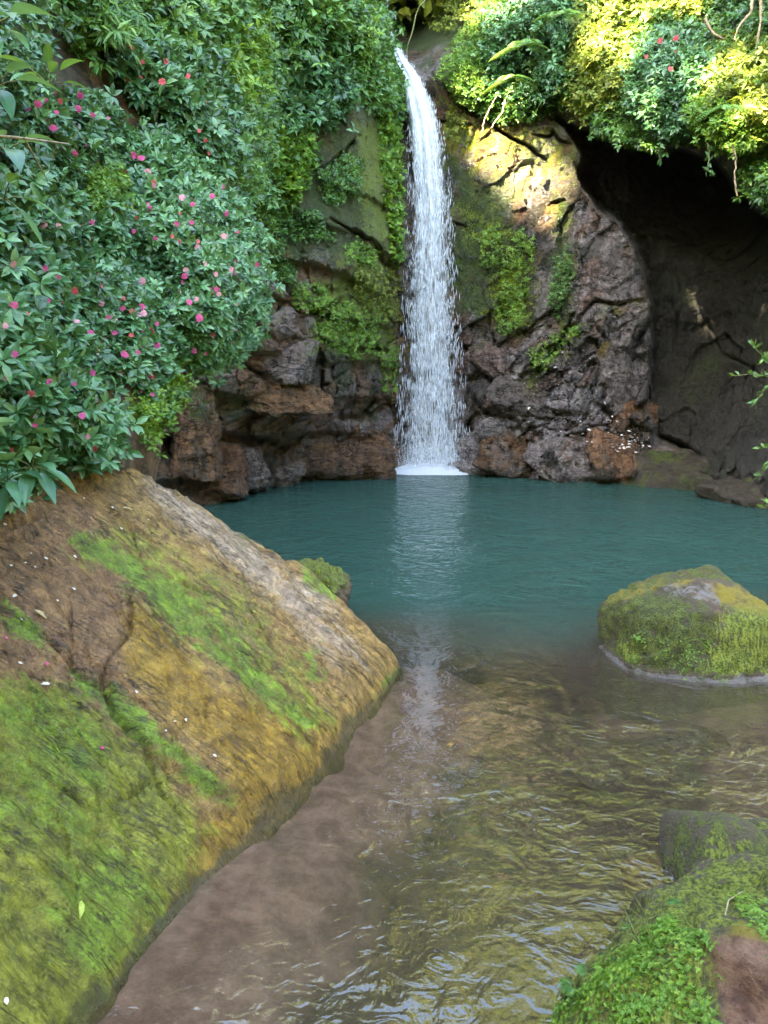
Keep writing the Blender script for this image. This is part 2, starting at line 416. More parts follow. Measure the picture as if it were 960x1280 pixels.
def mat_water():
    N = NT('pool_water')
    d = N.attr('depth').outputs['Fac']; rip = N.attr('ripple').outputs['Fac']
    w1 = N.noise(2.2, 1.5, 0.5, N.mapping(rot=(0, 0, 0.25), scale=(1.0, 1.1, 1)), 1.2)
    w2 = N.noise(7.5, 2, 0.5, N.mapping(rot=(0, 0, -0.15), scale=(1.0, 1.05, 1)), 1.8)
    w3 = N.noise(24, 2, 0.5, N.mapping(rot=(0, 0, 0.2), scale=(0.7, 1.5, 1)), 0.5)
    h = N.math('ADD', N.math('MULTIPLY', w1, 0.36), N.math('MULTIPLY', w2, 0.15))
    h = N.math('ADD', h, N.math('MULTIPLY', w3, 0.018))
    b = N.n('ShaderNodeBump'); b.inputs['Distance'].default_value = 0.11
    N.put(b.inputs['Height'], h); N.put(b.inputs['Strength'], rip)
    nm = b.outputs[0]
    murk = N.n('ShaderNodeBsdfDiffuse')
    teal = N.mix(N.mr(d, 0.2, 1.3), (0.075, 0.055, 0.036), (0.022, 0.060, 0.047))
    N.put(murk.inputs['Color'], teal)
    tr = N.n('ShaderNodeBsdfTransparent'); N.put(tr.inputs['Color'], N.mix(N.mr(d, 0, 0.6), (0.97, 0.97, 0.95), (0.7, 0.8, 0.74)))
    f = N.math('SUBTRACT', 1.0, N.math('POWER', 2.718, N.math('MULTIPLY', d, -2.0)))
    m1 = N.n('ShaderNodeMixShader'); N.put(m1.inputs[0], f)
    N.t.links.new(tr.outputs[0], m1.inputs[1]); N.t.links.new(murk.outputs[0], m1.inputs[2])
    gl = N.n('ShaderNodeBsdfGlossy'); N.put(gl.inputs['Roughness'], N.mr(d, 0.3, 2.0, 0.01, 0.05)); N.put(gl.inputs['Normal'], nm)
    fr = N.n('ShaderNodeFresnel'); fr.inputs['IOR'].default_value = 1.45; N.put(fr.inputs['Normal'], nm)
    m2 = N.n('ShaderNodeMixShader'); geo = N.n('ShaderNodeNewGeometry')
    above = N.math('SUBTRACT', 1.0, geo.outputs['Backfacing'])      # light leaving the water upwards is not trapped
    N.put(m2.inputs[0], N.math('MULTIPLY', N.math('MULTIPLY', fr.outputs[0], above), N.mr(d, 0.25, 0.8, 2.4, 0.62)))
    N.t.links.new(m1.outputs[0], m2.inputs[1]); N.t.links.new(gl.outputs[0], m2.inputs[2])
    return N.done(m2.outputs[0])

def mat_fall():
    """falling water: white threads with gaps between them"""
    N = NT('falling_water')
    uv = N.attr('flow').outputs['Vector']
    a = N.noise(1.0, 4, 0.6, N.mapping(scale=(26, 5.0, 1), vec=uv), 0.3)
    b = N.noise(1.0, 3, 0.6, N.mapping(scale=(70, 16, 1), vec=uv), 0.2)
    dens = N.attr('dens').outputs['Fac']
    v = N.math('ADD', N.math('MULTIPLY', a, 0.6), N.math('MULTIPLY', b, 0.4))
    al = N.mr(N.math('ADD', v, N.math('MULTIPLY', N.math('SUBTRACT', dens, 0.5), 0.55)), 0.44, 0.66, 0, 0.92)
    al = N.math('MULTIPLY', al, N.mr(dens, 0.0, 0.25))
    p = N.pbr((0.80, 0.84, 0.86), 0.25, None, 0.5)
    t2 = N.n('ShaderNodeBsdfTranslucent'); N.put(t2.inputs['Color'], (0.85, 0.9, 0.92))
    m0 = N.n('ShaderNodeMixShader'); m0.inputs[0].default_value = 0.4
    N.t.links.new(p, m0.inputs[1]); N.t.links.new(t2.outputs[0], m0.inputs[2])
    tr = N.n('ShaderNodeBsdfTransparent')
    m = N.n('ShaderNodeMixShader'); N.put(m.inputs[0], al)
    N.t.links.new(tr.outputs[0], m.inputs[1]); N.t.links.new(m0.outputs[0], m.inputs[2])
    return N.done(m.outputs[0])

def mat_mist():
    N = NT('spray_mist')
    a = N.noise(2.2, 5, 0.6, N.attr('flow').outputs['Vector'])
    al = N.math('MULTIPLY', N.math('MULTIPLY', N.attr('dens').outputs['Fac'], N.mr(a, 0.3, 0.7)), 0.6)
    p = N.n('ShaderNodeBsdfDiffuse'); p.inputs['Color'].default_value = (.8, .84, .86, 1)
    t2 = N.n('ShaderNodeBsdfTranslucent'); t2.inputs['Color'].default_value = (.8, .84, .86, 1)
    m0 = N.n('ShaderNodeMixShader'); N.t.links.new(p.outputs[0], m0.inputs[1]); N.t.links.new(t2.outputs[0], m0.inputs[2])
    tr = N.n('ShaderNodeBsdfTransparent'); m = N.n('ShaderNodeMixShader'); N.put(m.inputs[0], al)
    N.t.links.new(tr.outputs[0], m.inputs[1]); N.t.links.new(m0.outputs[0], m.inputs[2])
    return N.done(m.outputs[0])

def mat_drop():
    N = NT('water_drops')
    p = N.pbr((0.9, 0.93, 0.95), 0.2, None, 0.5)
    t2 = N.n('ShaderNodeBsdfTranslucent'); N.put(t2.inputs['Color'], (0.85, 0.9, 0.92))
    m0 = N.n('ShaderNodeMixShader'); m0.inputs[0].default_value = 0.5
    N.t.links.new(p, m0.inputs[1]); N.t.links.new(t2.outputs[0], m0.inputs[2])
    return N.done(m0.outputs[0])

M = dict(
    cliff=mat_cliff(), slab=mat_slab(), boulder=mat_boulder(), soil=mat_soil(), bed=mat_bed(), water=mat_water(),
    fall=mat_fall(), drop=mat_drop(), mist=mat_mist(),
    brown=mat_rock('wet_brown_rock', (0.085, 0.042, 0.025), (0.25, 0.14, 0.08), 0.6, 0.25, second=((0.12, 0.09, 0.06), (0.27, 0.21, 0.15))),
    red=mat_rock('wet_red_rock', (0.11, 0.045, 0.028), (0.28, 0.14, 0.09), 0.8, 0.0, second=((0.11, 0.075, 0.07), (0.26, 0.20, 0.19))),
    grey=mat_rock('wet_grey_rock', (0.08, 0.066, 0.07), (0.25, 0.22, 0.225), 1.0, 0.0, second=((0.10, 0.055, 0.04), (0.22, 0.13, 0.10))),
    olive=mat_rock('olive_rock', (0.09, 0.058, 0.028), (0.24, 0.16, 0.085), 0.7, 0.15, second=((0.10, 0.05, 0.03), (0.24, 0.13, 0.08))),
    dark=mat_rock('dark_ledge_rock', (0.045, 0.035, 0.024), (0.11, 0.085, 0.055), 0.4, 0.3),
    orange=mat_rock('orange_rock', (0.28, 0.12, 0.04), (0.5, 0.27, 0.1), 0.4, 0.0),
    imp=mat_leaf('impatiens_leaf', (0.024, 0.085, 0.027), (0.06, 0.185, 0.064), (0.155, 0.33, 0.13), 0.34, .2, .6),
    green=mat_leaf('shrub_leaf', (0.02, 0.07, 0.015), (0.055, 0.16, 0.03), (0.15, 0.29, 0.05), 0.36, .25, .5),
    dkgreen=mat_leaf('dark_shrub_leaf', (0.018, 0.065, 0.022), (0.045, 0.14, 0.05), (0.11, 0.25, 0.08), 0.34, .2, .55),
    lime=mat_leaf('lime_leaf', (0.05, 0.13, 0.015), (0.11, 0.25, 0.025), (0.25, 0.38, 0.04), 0.5),
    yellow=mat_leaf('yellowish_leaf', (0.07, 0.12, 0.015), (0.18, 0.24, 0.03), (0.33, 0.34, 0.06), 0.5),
    fern=mat_leaf('fern_leaf', (0.03, 0.10, 0.02), (0.07, 0.21, 0.04), (0.18, 0.32, 0.06), 0.5),
    big=mat_leaf('broad_leaf', (0.025, 0.10, 0.05), (0.05, 0.18, 0.08), (0.12, 0.28, 0.10), 0.3),
    tree=mat_leaf('tree_leaf', (0.08, 0.12, 0.015), (0.19, 0.23, 0.025), (0.36, 0.36, 0.05), 0.5),
    pink=mat_plain('pink_petal', (0.55, 0.06, 0.20), (0.75, 0.14, 0.30), 0.6, 30, 0.3),
    coral=mat_plain('coral_petal', (0.60, 0.07, 0.09), (0.75, 0.16, 0.16), 0.6, 30, 0.3),
    blush=mat_plain('blush_petal', (0.62, 0.22, 0.28), (0.75, 0.38, 0.40), 0.6, 30, 0.3),
    pale=mat_plain('pale_petal', (0.60, 0.50, 0.45), (0.75, 0.68, 0.6), 0.6, 30, 0.2),
    stem=mat_plain('green_stem', (0.07, 0.10, 0.03), (0.16, 0.16, 0.06), 0.6, 30),
    twig=mat_plain('woody_twig', (0.16, 0.12, 0.08), (0.32, 0.26, 0.18), 0.8, 40),
    root=mat_plain('pale_root', (0.25, 0.18, 0.11), (0.42, 0.32, 0.2), 0.8, 20),
    dead=mat_plain('dead_leaf', (0.36, 0.24, 0.11), (0.55, 0.42, 0.24), 0.7, 60, 0.2),
    lemon=mat_plain('yellow_green_leaf', (0.35, 0.42, 0.06), (0.5, 0.55, 0.14), 0.6, 60, 0.3),
    lit=mat_plain('litter', (0.4, 0.33, 0.25), (0.75, 0.72, 0.66), 0.7, 8),
)

# ------------------------------------------------------------------ survey: how far the cliff and the bank stand
def YW(py): return float(on_z(480, py)[1])

CL = [  # (px, py, Y) of the cliff face
    # left part, pool corner to waterfall
    (-150, 640, 10.5), (-150, 300, 10), (-150, 0, 9.5), (-150, -300, 10.5), (60, 620, 11.5), (60, 400, 11.5), (60, 100, 11), (60, -250, 11.5),
    (200, 620, 12.6), (250, 622, 13.2), (225, 500, 12.7), (225, 400, 12.6), (290, 615, 14.2), (330, 604, 15.2), (280, 540, 13.7), (300, 480, 13.3),
    (335, 430, 13.5), (350, 560, 15.3), (385, 540, 15.9), (400, 480, 15.3), (400, 430, 14.7), (340, 340, 13.5), (330, 250, 13.0), (300, 150, 12.6), (380, 300, 14.2),
    (420, 600, 17.6), (440, 520, 17.2), (440, 420, 16.2), (440, 330, 15.5), (440, 230, 15.4), (400, 150, 14.6), (420, 60, 15.0), (430, -60, 15.9), (330, 0, 13.6), (350, -250, 15), (200, -100, 12.6),
    (490, 560, 18.4), (485, 450, 17.9), (490, 330, 17.4), (490, 220, 17.2), (485, 120, 17.3), (470, 30, 17.0), (465, -50, 17.4), (460, -250, 18.5),
    (270, 680, 13.2), (400, 680, 17), (540, 680, 18.9), (100, 680, 12), (-150, 720, 10.5),
    # waterfall gully
    (520, 600, 18.9), (530, 480, 18.9), (525, 350, 18.9), (520, 220, 19.0), (512, 130, 19.2), (503, 70, 19.4), (498, 40, 21.0), (495, 0, 22.0), (520, -10, 22.0), (500, -200, 23),
    # right of the waterfall
    (560, 590, 18.7), (600, 585, 17.6), (600, 480, 17.9), (590, 400, 18.2), (590, 300, 18.3), (580, 200, 18.4), (560, 130, 18.4), (545, 90, 18.5), (540, 50, 19.6), (555, 15, 20.4),
    (650, 605, 16.6), (640, 520, 17.2), (640, 400, 17.7), (640, 300, 17.8), (640, 200, 17.8), (620, 140, 17.9),
    (720, 610, 15.9), (720, 500, 16.4), (740, 400, 16.5), (690, 300, 17.2), (690, 200, 17.3), (740, 300, 16.5), (780, 330, 16.5), (770, 430, 16.5), (790, 500, 16.4), (780, 600, 16.0), (720, 235, 16.9), (708, 175, 17.1),
    # cave
    (770, 250, 19.0), (760, 205, 19.2), (815, 300, 18.6), (820, 400, 17.9), (822, 480, 17.5), (850, 225, 20.2), (900, 260, 19.4), (868, 350, 16.5), (850, 400, 17.2), (850, 500, 16.9), (840, 560, 16.6), (860, 600, 16.2),
    (905, 400, 16.6), (905, 500, 15.8), (900, 600, 14.6), (960, 620, 12.9), (960, 500, 13.9), (960, 400, 14.8), (960, 320, 15.4), (1060, 640, 11.3), (1060, 400, 12.0), (1060, 250, 11.5),
    (720, 680, 15.9), (860, 690, 15.6), (960, 720, 12.6), (1060, 740, 11),
    # overhang lip
    (735, 168, 16.6), (790, 178, 15.6), (850, 182, 14.8), (890, 195, 14.3), (925, 235, 13.7), (950, 262, 13.2), (985, 275, 12.6),
    (700, 140, 17.2), (790, 140, 15.4), (850, 140, 14.5), (900, 150, 13.9), (940, 190, 13.3), (980, 200, 12.6),
    (620, 60, 18.0), (620, -20, 18.6), (700, 50, 17.2), (720, -40, 17.6), (800, 60, 15.6), (820, -40, 16.3), (880, 60, 14.6), (905, -10, 15.4), (950, 80, 13.5), (960, -40, 14.3), (1060, 80, 12), (1060, -60, 12.6),
    (620, -250, 20.5), (800, -250, 19), (960, -250, 17), (1060, -250, 15),
]
i0 = CL.index((770, 250, 19.0)); i1 = CL.index((735, 168, 16.6))
CAVE = CL[i0:i1]
wallY = tps(CL[:i0] + CL[i1:] + [(830, 350, 16.3), (830, 480, 16.2), (860, 420, 15.6), (830, 250, 15.6), (900, 330, 14.3), (960, 340, 13.2), (960, 500, 12.9), (960, 640, 12.3), (880, 540, 14.9), (860, 620, 15.8), (1060, 450, 11.6), (1060, 640, 11.2)])
caveY = tps(CAVE + [(690, 180, 19.6), (700, 300, 19.3), (760, 380, 18.4), (790, 470, 17.7), (790, 560, 17.0), (800, 150, 20.4), (900, 180, 19.6), (1000, 220, 16.5), (720, 120, 20), (860, 140, 20)])
CAVE_EDGE = [(697, 147), (713, 166), (726, 193), (724, 222), (741, 254), (776, 281), (804, 330), (813, 380), (813, 430), (812, 500), (822, 545), (860, 566), (885, 590), (850, 720), (1200, 760), (1200, 270), (985, 279), (952, 266), (926, 240), (892, 200), (852, 188), (792, 183), (738, 166)]
def cliffY(px, py):
    px = np.asarray(px, float); py = np.asarray(py, float)
    q = np.stack([px.ravel() * .035, py.ravel() * .035, 0 * px.ravel()], -1)
    jx = 8 * fbm(q, 5, 201).reshape(px.shape); jy = 8 * fbm(q, 5, 202).reshape(px.shape)
    m = mask(px + jx, py + jy, CAVE_EDGE, 4)
    w = wallY(px, py); c = caveY(px, py)
    return w + m * np.maximum(c - w, 0.0)


BK = [  # the bank above the slab, left
    (-80, 700, 3.9), (0, 660, 4.25), (0, 560, 4.35), (0, 450, 4.5), (0, 330, 4.8), (0, 200, 5.1), (0, 60, 5.5), (-80, 300, 4.3), (-80, 60, 5.0), (-80, -150, 5.6),
    (90, 640, 4.85), (100, 560, 4.9), (100, 450, 5.2), (100, 330, 5.8), (100, 200, 6.5), (100, 60, 7.0), (100, -150, 7.6),
    (160, 590, 5.35), (200, 560, 5.9), (180, 480, 5.9), (200, 350, 6.6), (200, 220, 7.4), (200, 100, 8.0), (200, -100, 9.0), (190, 640, 5.9), (130, 700, 5.6), (40, 760, 5),
    (240, 480, 6.8), (280, 400, 7.0), (320, 330, 8.0), (290, 250, 8.2), (290, 150, 9.2), (300, 30, 10.5), (300, -120, 11.5), (250, 600, 7.6),
    (340, 450, 9.5), (350, 260, 10.3), (360, 150, 12.0), (400, 60, 14.2), (400, -100, 15.0),
]
bankY = tps(BK)

# ------------------------------------------------------------------ the setting: cliff
CRACKS = [  # (polyline in the survey picture, half width px, depth m)
    ([(395, 215), (430, 190), (450, 170)], 4, .35), ([(412, 272), (440, 288), (465, 300)], 3, .3), ([(465, 300), (480, 330), (496, 345)], 4, .3),
    ([(380, 395), (410, 385), (430, 372)], 5, .35), ([(340, 480), (370, 475), (400, 500)], 4, .35), ([(300, 455), (330, 470), (350, 480)], 6, .4), ([(340, 478), (380, 492), (398, 505)], 5, .35),
    ([(235, 555), (280, 545), (330, 550), (350, 560)], 9, .5), ([(330, 590), (345, 565), (375, 555)], 7, .45), ([(400, 440), (402, 500), (410, 520)], 5, .3),
    ([(425, 525), (450, 520), (470, 500)], 7, .4), ([(430, 440), (470, 435), (490, 440)], 4, .3), ([(230, 470), (235, 540), (225, 600)], 7, .5), ([(398, 420), (420, 435), (440, 430)], 5, .3),
    ([(270, 560), (280, 600)], 5, .3), ([(310, 560), (318, 600)], 5, .3),
    ([(548, 148), (565, 155), (590, 158)], 3, .25), ([(590, 140), (620, 160), (660, 185), (682, 200)], 4, .4), ([(560, 110), (575, 135), (600, 150)], 4, .3),
    ([(665, 170), (685, 172), (695, 165)], 3, .25), ([(690, 165), (700, 178), (712, 182)], 4, .3), ([(565, 280), (585, 285)], 3, .2), ([(690, 255), (705, 250)], 4, .25),
    ([(700, 280), (703, 330), (715, 350)], 3, .22), ([(650, 300), (660, 360), (655, 420)], 4, .2), ([(570, 430), (600, 440), (625, 460), (650, 470)], 4, .3), ([(590, 450), (610, 465), (640, 475)], 4, .3),
    ([(655, 485), (690, 440), (720, 400), (735, 380)], 4, .35), ([(720, 395), (745, 378), (770, 382), (800, 375)], 4, .3), ([(752, 445), (765, 448)], 3, .2),
    ([(755, 500), (780, 460), (800, 420), (812, 400)], 5, .35), ([(690, 500), (700, 470), (705, 430)], 4, .25), ([(740, 400), (755, 420), (740, 470), (725, 500)], 4, .2),
    ([(745, 505), (765, 520), (800, 512), (812, 500)], 8, .5), ([(645, 510), (680, 520), (720, 515)], 8, .45), ([(805, 520), (815, 470), (818, 420)], 5, .4), ([(820, 545), (850, 560), (878, 575)], 9, .7),
    ([(590, 500), (615, 520), (640, 525)], 5, .3), ([(600, 545), (640, 555), (690, 560)], 6, .3), ([(700, 545), (740, 560), (790, 580)], 6, .3),
    ([(838, 330), (845, 400), (840, 440)], 5, .3), ([(880, 400), (900, 440), (960, 470)], 5, .3), ([(722, 200), (735, 240), (730, 275)], 5, .3),
]
gx = np.r_[np.arange(-150, 190, 5.0), np.arange(190, 970, 1.7), np.arange(970, 1090, 5.0)]
gy = np.r_[np.arange(-300, -12, 7.0), np.arange(-12, 640, 1.7), np.arange(640, 692, 4.0)]
PX, PY = np.meshgrid(gx, gy)
Yb = cliffY(PX, PY)
px, py = PX.ravel(), PY.ravel()
P = at(px, py, Yb.ravel())
Q = P.copy()
dsp = 0.42 * fbm(Q * 0.55, 4, 3) + 0.10 * fbm(Q * 2.3, 4, 9)
# bedding ledges on the left part, tilted blocks on the right
left = sstep(540, 480, px); right = sstep(540, 600, px)
cave = mask(px, py, [(725, 165), (900, 200), (960, 300), (1090, 330), (1090, 660), (830, 620), (800, 450), (745, 280)], 20)
zz = (Q[:, 2] + 0.10 * Q[:, 0] + 0.35 * fbm(Q * 0.5, 3, 21)) * 1.25
saw = zz - np.floor(zz)
ledge = (sstep(0.0, 0.18, saw) * (1 - saw) ** 0.7)
dsp += left * sstep(170, 260, py) * 0.34 * (ledge - 0.4)
PLT = {}
def plates(Pq, freq, stretch, ang, seed, sharp=0.05):
    """fractured rock: tilted plates parted by sharp joints"""
    c, sn = math.cos(ang), math.sin(ang)
    R = np.stack([Pq[:, 0] * c + Pq[:, 2] * sn, Pq[:, 1], -Pq[:, 0] * sn + Pq[:, 2] * c], -1) * freq * np.array([1.0, .8, stretch])
    R = R + 0.35 * fbm(Pq * freq * 0.9, 4, seed + 1)[:, None] * np.array([1, 1, 1.4])
    f1, f2, rv, off = voro(R, seed)
    PLT[seed] = rv
    return 1.2 * ((rv - 0.5) * off).sum(-1) + 0.55 * (rv[:, 0] - 0.5) - 0.35 * np.exp(-((f2 - f1) / sharp) ** 2)
blk = np.where(px < 540, plates(Q, .75, 1.6, .12, 5), plates(Q, .65, 1.9, .85, 6))
blk2 = np.where(px < 540, plates(Q, 1.9, 1.7, .1, 15), plates(Q, 1.7, 2.0, .9, 16))
blk3 = np.where(px < 540, plates(Q, 4.5, 1.8, .1, 25, .09), plates(Q, 4.2, 2.0, .8, 26, .09))
pl_ = np.where((px < 540)[:, None], PLT[15], PLT[16]) * .65 + np.where((px < 540)[:, None], PLT[5], PLT[6]) * .35
low = sstep(360, 450, py - 0.15 * (700 - px))
wl_ = left * (0.25 + 0.75 * sstep(280, 400, py)); wr_ = right * (1 - cave)
dsp += wl_ * (0.42 * blk + 0.22 * blk2 + 0.085 * blk3) + wr_ * (0.22 + 0.78 * low) * (0.75 * blk + 0.42 * blk2 + 0.13 * blk3)
dsp += cave * (0.22 * blk + 0.10 * blk2 + 0.05 * blk3)
rd = 1 - 2 * np.abs(fbm(Q * np.array([1.6, 1.6, 0.7]), 5, 41))
dsp += 0.09 * (rd - 0.5) * right + 0.035 * fbm(Q * 7.0, 3, 43)
wob = 6 * fbm(Q * 1.4, 4, 52); wob2 = 6 * fbm(Q * 1.4 + 40, 4, 53)
for pts, w_, dep in CRACKS:
    m_ = (px > min(p[0] for p in pts) - 60) & (px < max(p[0] for p in pts) + 60) & (py > min(p[1] for p in pts) - 60) & (py < max(p[1] for p in pts) + 60)
    d_, t_ = seg_dist(px[m_] + wob[m_], py[m_] + wob2[m_], pts)
    tp = np.sin(np.clip(t_, 0.04, 0.96) * PI) ** 0.5
    dsp[m_] -= dep * 1.4 * tp * np.exp(-(d_ / (w_ * 0.55)) ** 2)
dr = ray(px, py)
Pc = CAM + dr * ((Yb.ravel() - 1.0 * dsp * sstep(-60, 30, py + 60)) / dr[:, 1])[:, None]

def mk_masks(px, py, sets):
    A = np.zeros((len(px), 3)); B = np.zeros((len(px), 3))
    for ch, pts, fe, val in sets:
        m_ = mask(px, py, pts, fe * 1.7) * val
        T, c = (A, 'abc'.index(ch)) if ch in 'abc' else (B, 'xyz'.index(ch))
        T[:, c] = np.maximum(T[:, c], m_)
    return A, B

# a bright moss, b dark moss, c rust;  x grey, y wet, z ochre
CM = [
    ('c', [(200, 440), (340, 300), (470, 300), (500, 330), (505, 600), (200, 640)], 25, .8),
    ('c', [(395, 140), (425, 150), (430, 190), (395, 215)], 10, .9), ('x', [(395, 150), (440, 160), (430, 190), (400, 215)], 10, .5),
    ('b', [(320, 200), (470, 180), (500, 320), (400, 350), (330, 335)], 25, .75),
    ('b', [(235, 465), (325, 470), (330, 530), (240, 540)], 20, .5), ('b', [(405, 430), (470, 430), (470, 520), (410, 520)], 20, .5), ('b', [(-150, -300), (500, -300), (500, 200), (330, 320), (-150, 600)], 20, .7),
    ('x', [(360, 250), (470, 280), (480, 320), (430, 350), (360, 310)], 15, .55),
    ('a', [(430, 330), (497, 300), (497, 470), (470, 455), (395, 440), (400, 350)], 22, .85), ('a', [(440, 150), (500, 140), (499, 330), (465, 330), (448, 250)], 18, .8),
    ('a', [(340, 300), (360, 310), (350, 420), (330, 420)], 14, .5), ('a', [(370, 360), (410, 360), (410, 385), (370, 385)], 10, .6),
    ('x', [(495, 80), (560, 120), (570, 420), (520, 590), (495, 590)], 20, .5), ('y', [(490, 80), (600, 120), (600, 600), (490, 600)], 20, 1),
    # right
    ('z', [(545, 110), (640, 140), (730, 170), (725, 230), (690, 285), (640, 250), (590, 215), (560, 200)], 18, .8),
    ('a', [(540, 110), (620, 140), (700, 150), (735, 185), (710, 240), (640, 220), (590, 200), (555, 210)], 22, .5),
    ('b', [(555, 200), (630, 215), (665, 290), (640, 410), (600, 420), (565, 390)], 25, .8), ('a', [(600, 240), (650, 300), (650, 330), (600, 320), (565, 270)], 22, .55),
    ('a', [(625, 330), (660, 300), (672, 400), (650, 425), (625, 405), (605, 390)], 14, .75), ('a', [(640, 290), (672, 300), (660, 380), (640, 340)], 10, .6), ('b', [(690, 240), (725, 250), (722, 400), (700, 420), (680, 380)], 14, .7),
    ('a', [(690, 330), (715, 300), (715, 360), (700, 400)], 14, .4), ('a', [(650, 460), (720, 400), (740, 410), (680, 480), (655, 490)], 12, .5), ('a', [(740, 385), (800, 372), (800, 385), (745, 400)], 8, .5),
    ('x', [(575, 410), (640, 420), (700, 390), (720, 240), (790, 290), (815, 390), (810, 480), (750, 530), (700, 610), (585, 600)], 22, .9),
    ('y', [(560, 300), (740, 240), (815, 300), (815, 600), (560, 610)], 30, 1),
    ('c', [(735, 420), (775, 430), (775, 500), (745, 480)], 10, .85), ('c', [(670, 440), (700, 440), (695, 490), (670, 490)], 10, .8), ('c', [(690, 270), (760, 250), (780, 330), (700, 300)], 16, .6), ('c', [(600, 470), (800, 480), (810, 620), (600, 620)], 20, .55),
    ('z', [(740, 425), (765, 425), (765, 450), (745, 455)], 8, .7),
    ('b', [(825, 470), (900, 370), (930, 450), (900, 560), (835, 560)], 30, .55), ('b', [(720, 165), (820, 200), (880, 260), (760, 210)], 20, .5),
    ('c', [(848, 332), (888, 332), (888, 370), (846, 375)], 8, .7), ('b', [(720, 170), (900, 190), (1090, 300), (1090, 660), (830, 600), (800, 350)], 30, .5),
    ('z', [(900, 160), (990, 160), (990, 240), (925, 240)], 14, .6), ('b', [(500, -300), (1090, -300), (1090, 170), (700, 140), (540, 60)], 20, .8),
    ('b', [(500, 0), (580, 0), (570, 40), (530, 80), (505, 60)], 14, .8),
]
cave_shade = mask(px, py, CAVE_EDGE, 8)
pl_[:, 0] = pl_[:, 0] * (1 - cave_shade) + .95 * cave_shade; pl_[:, 1:] *= (1 - cave_shade)[:, None]  # shade of the cave put into the rock colour inside its outline
A_, B_ = mk_masks(px, py, CM)
A_[:, 2] *= 1 - .7 * cave_shade; A_[:, 1] *= 1 - .6 * cave_shade
FC = grid_faces(len(gy), len(gx))
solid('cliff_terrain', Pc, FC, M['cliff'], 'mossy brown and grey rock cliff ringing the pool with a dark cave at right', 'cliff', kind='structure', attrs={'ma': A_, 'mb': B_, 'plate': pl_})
cliff_pts = Pc.reshape(len(gy), len(gx), 3)

def cliff_depth(px, py):
    """Y of the finished cliff face at survey points"""
    i = np.clip(np.searchsorted(gy, np.asarray(py)), 0, len(gy) - 1)
    j = np.clip(np.searchsorted(gx, np.asarray(px)), 0, len(gx) - 1)
    return cliff_pts[i, j, 1]

# ------------------------------------------------------------------ bank
bx_ = np.arange(-290, 400, 3.0); by_ = np.arange(-160, 770, 3.0)
BX, BY = np.meshgrid(bx_, by_)
def bank_cut(px, py):      # right-hand limit of the bank, hidden under its shrubs
    return np.interp(py, [-160, 0, 150, 250, 330, 420, 470, 520, 570, 620, 700, 770], [360, 345, 320, 300, 290, 280, 225, 205, 200, 190, 170, 100])
bpx, bpy_ = BX.ravel(), BY.ravel()
over = bpx - bank_cut(bpx, bpy_)
bpx2 = np.minimum(bpx, bank_cut(bpx, bpy_) + 0.15 * np.maximum(over, 0))
Ybk = bankY(bpx2, bpy_) + np.maximum(over, 0) * 0.05
Qb = at(bpx2, bpy_, Ybk)
db = 0.14 * fbm(Qb * 1.1, 4, 61) + 0.07 * fbm(Qb * 4, 4, 62)
Pb = at(bpx2, bpy_, Ybk - db)
Ab, Bb = mk_masks(bpx2, bpy_, [('c', [(70, 0), (140, 40), (170, 120), (220, 210), (160, 160), (110, 100)], 15, .9), ('c', [(120, 430), (260, 470), (210, 640), (100, 620)], 20, .9),
                               ('b', [(-110, -160), (100, -160), (100, 400), (-110, 500)], 30, .5), ('b', [(120, 100), (330, 200), (330, 330), (250, 260)], 30, .6)])
FB = grid_faces(len(by_), len(bx_)); FB = FB[(over[FB] <= 6).all(1)]
ub, ib = np.unique(FB, return_inverse=True)
solid('bank_terrain', Pb[ub], ib.reshape(-1, 4), M['cliff'], 'steep earth bank rising above the sloping slab at left', 'bank', kind='structure', attrs={'ma': Ab[ub], 'mb': np.tile([0, .2, 0.], (len(ub), 1)), 'plate': np.tile([.3, .3, .3], (len(ub), 1))})

# ------------------------------------------------------------------ slab
WL = np.array([on_z(*p) for p in [(110, 1280), (200, 1150), (245, 1100), (290, 1050), (330, 1020), (380, 975), (420, 935), (440, 900), (475, 865), (503, 830)]])
wl_y = np.r_[0.6, WL[:, 1], 6.2]; wl_x = np.r_[-1.5, WL[:, 0], 0.12]
DX, DY = 0.0075, 0.0085
sx = np.arange(-3.1, 0.62, DX); sy = np.arange(1.3, 6.7, DY)
SX, SY = np.meshgrid(sx, sy); X, Y = SX.ravel(), SY.ravel()
b = (np.interp(Y, wl_y, wl_x) - X) * 0.945
b = b + 0.035 * fbm(np.stack([X * 1.8, Y * 1.8, X * 0], -1), 4, 70)
K_ = 0.86
Z = np.where(b > 0, K_ * b + 0.07 * (1 - np.exp(-np.maximum(b, 0) / 0.06)), 2.2 * b)
ye = np.interp(X, [-4, -2.4, -1.63, -1.2, -0.805, -0.55, -0.316, 0.0, 0.155, 0.4], [5.2, 5.45, 5.60, 5.72, 5.84, 5.93, 5.90, 5.80, 5.70, 5.6])
ye = ye + 0.16 * fbm(np.stack([X * 2.3, Y * 0.4, X * 0], -1), 4, 77) - 0.02
q = (Y - ye) / 0.07
Z = Z - 2.6 * 0.07 * np.where(q > 20, q, np.log1p(np.exp(np.minimum(q, 20))))
# gentle rolls, striations running down the slope, and cracks
ca, sa = math.cos(math.radians(-16)), math.sin(math.radians(-16))
al = X * -sa + Y * ca; dn = X * ca + Y * sa
G = np.stack([dn * 0.9, al * 5.5, X * 0], -1)
Z += 0.022 * fbm(G, 5, 71, 0.55) + 0.05 * fbm(np.stack([X, Y, X * 0], -1) * 1.3, 3, 72) + 0.004 * fbm(np.stack([X, Y, X * 0], -1) * 26, 3, 73)
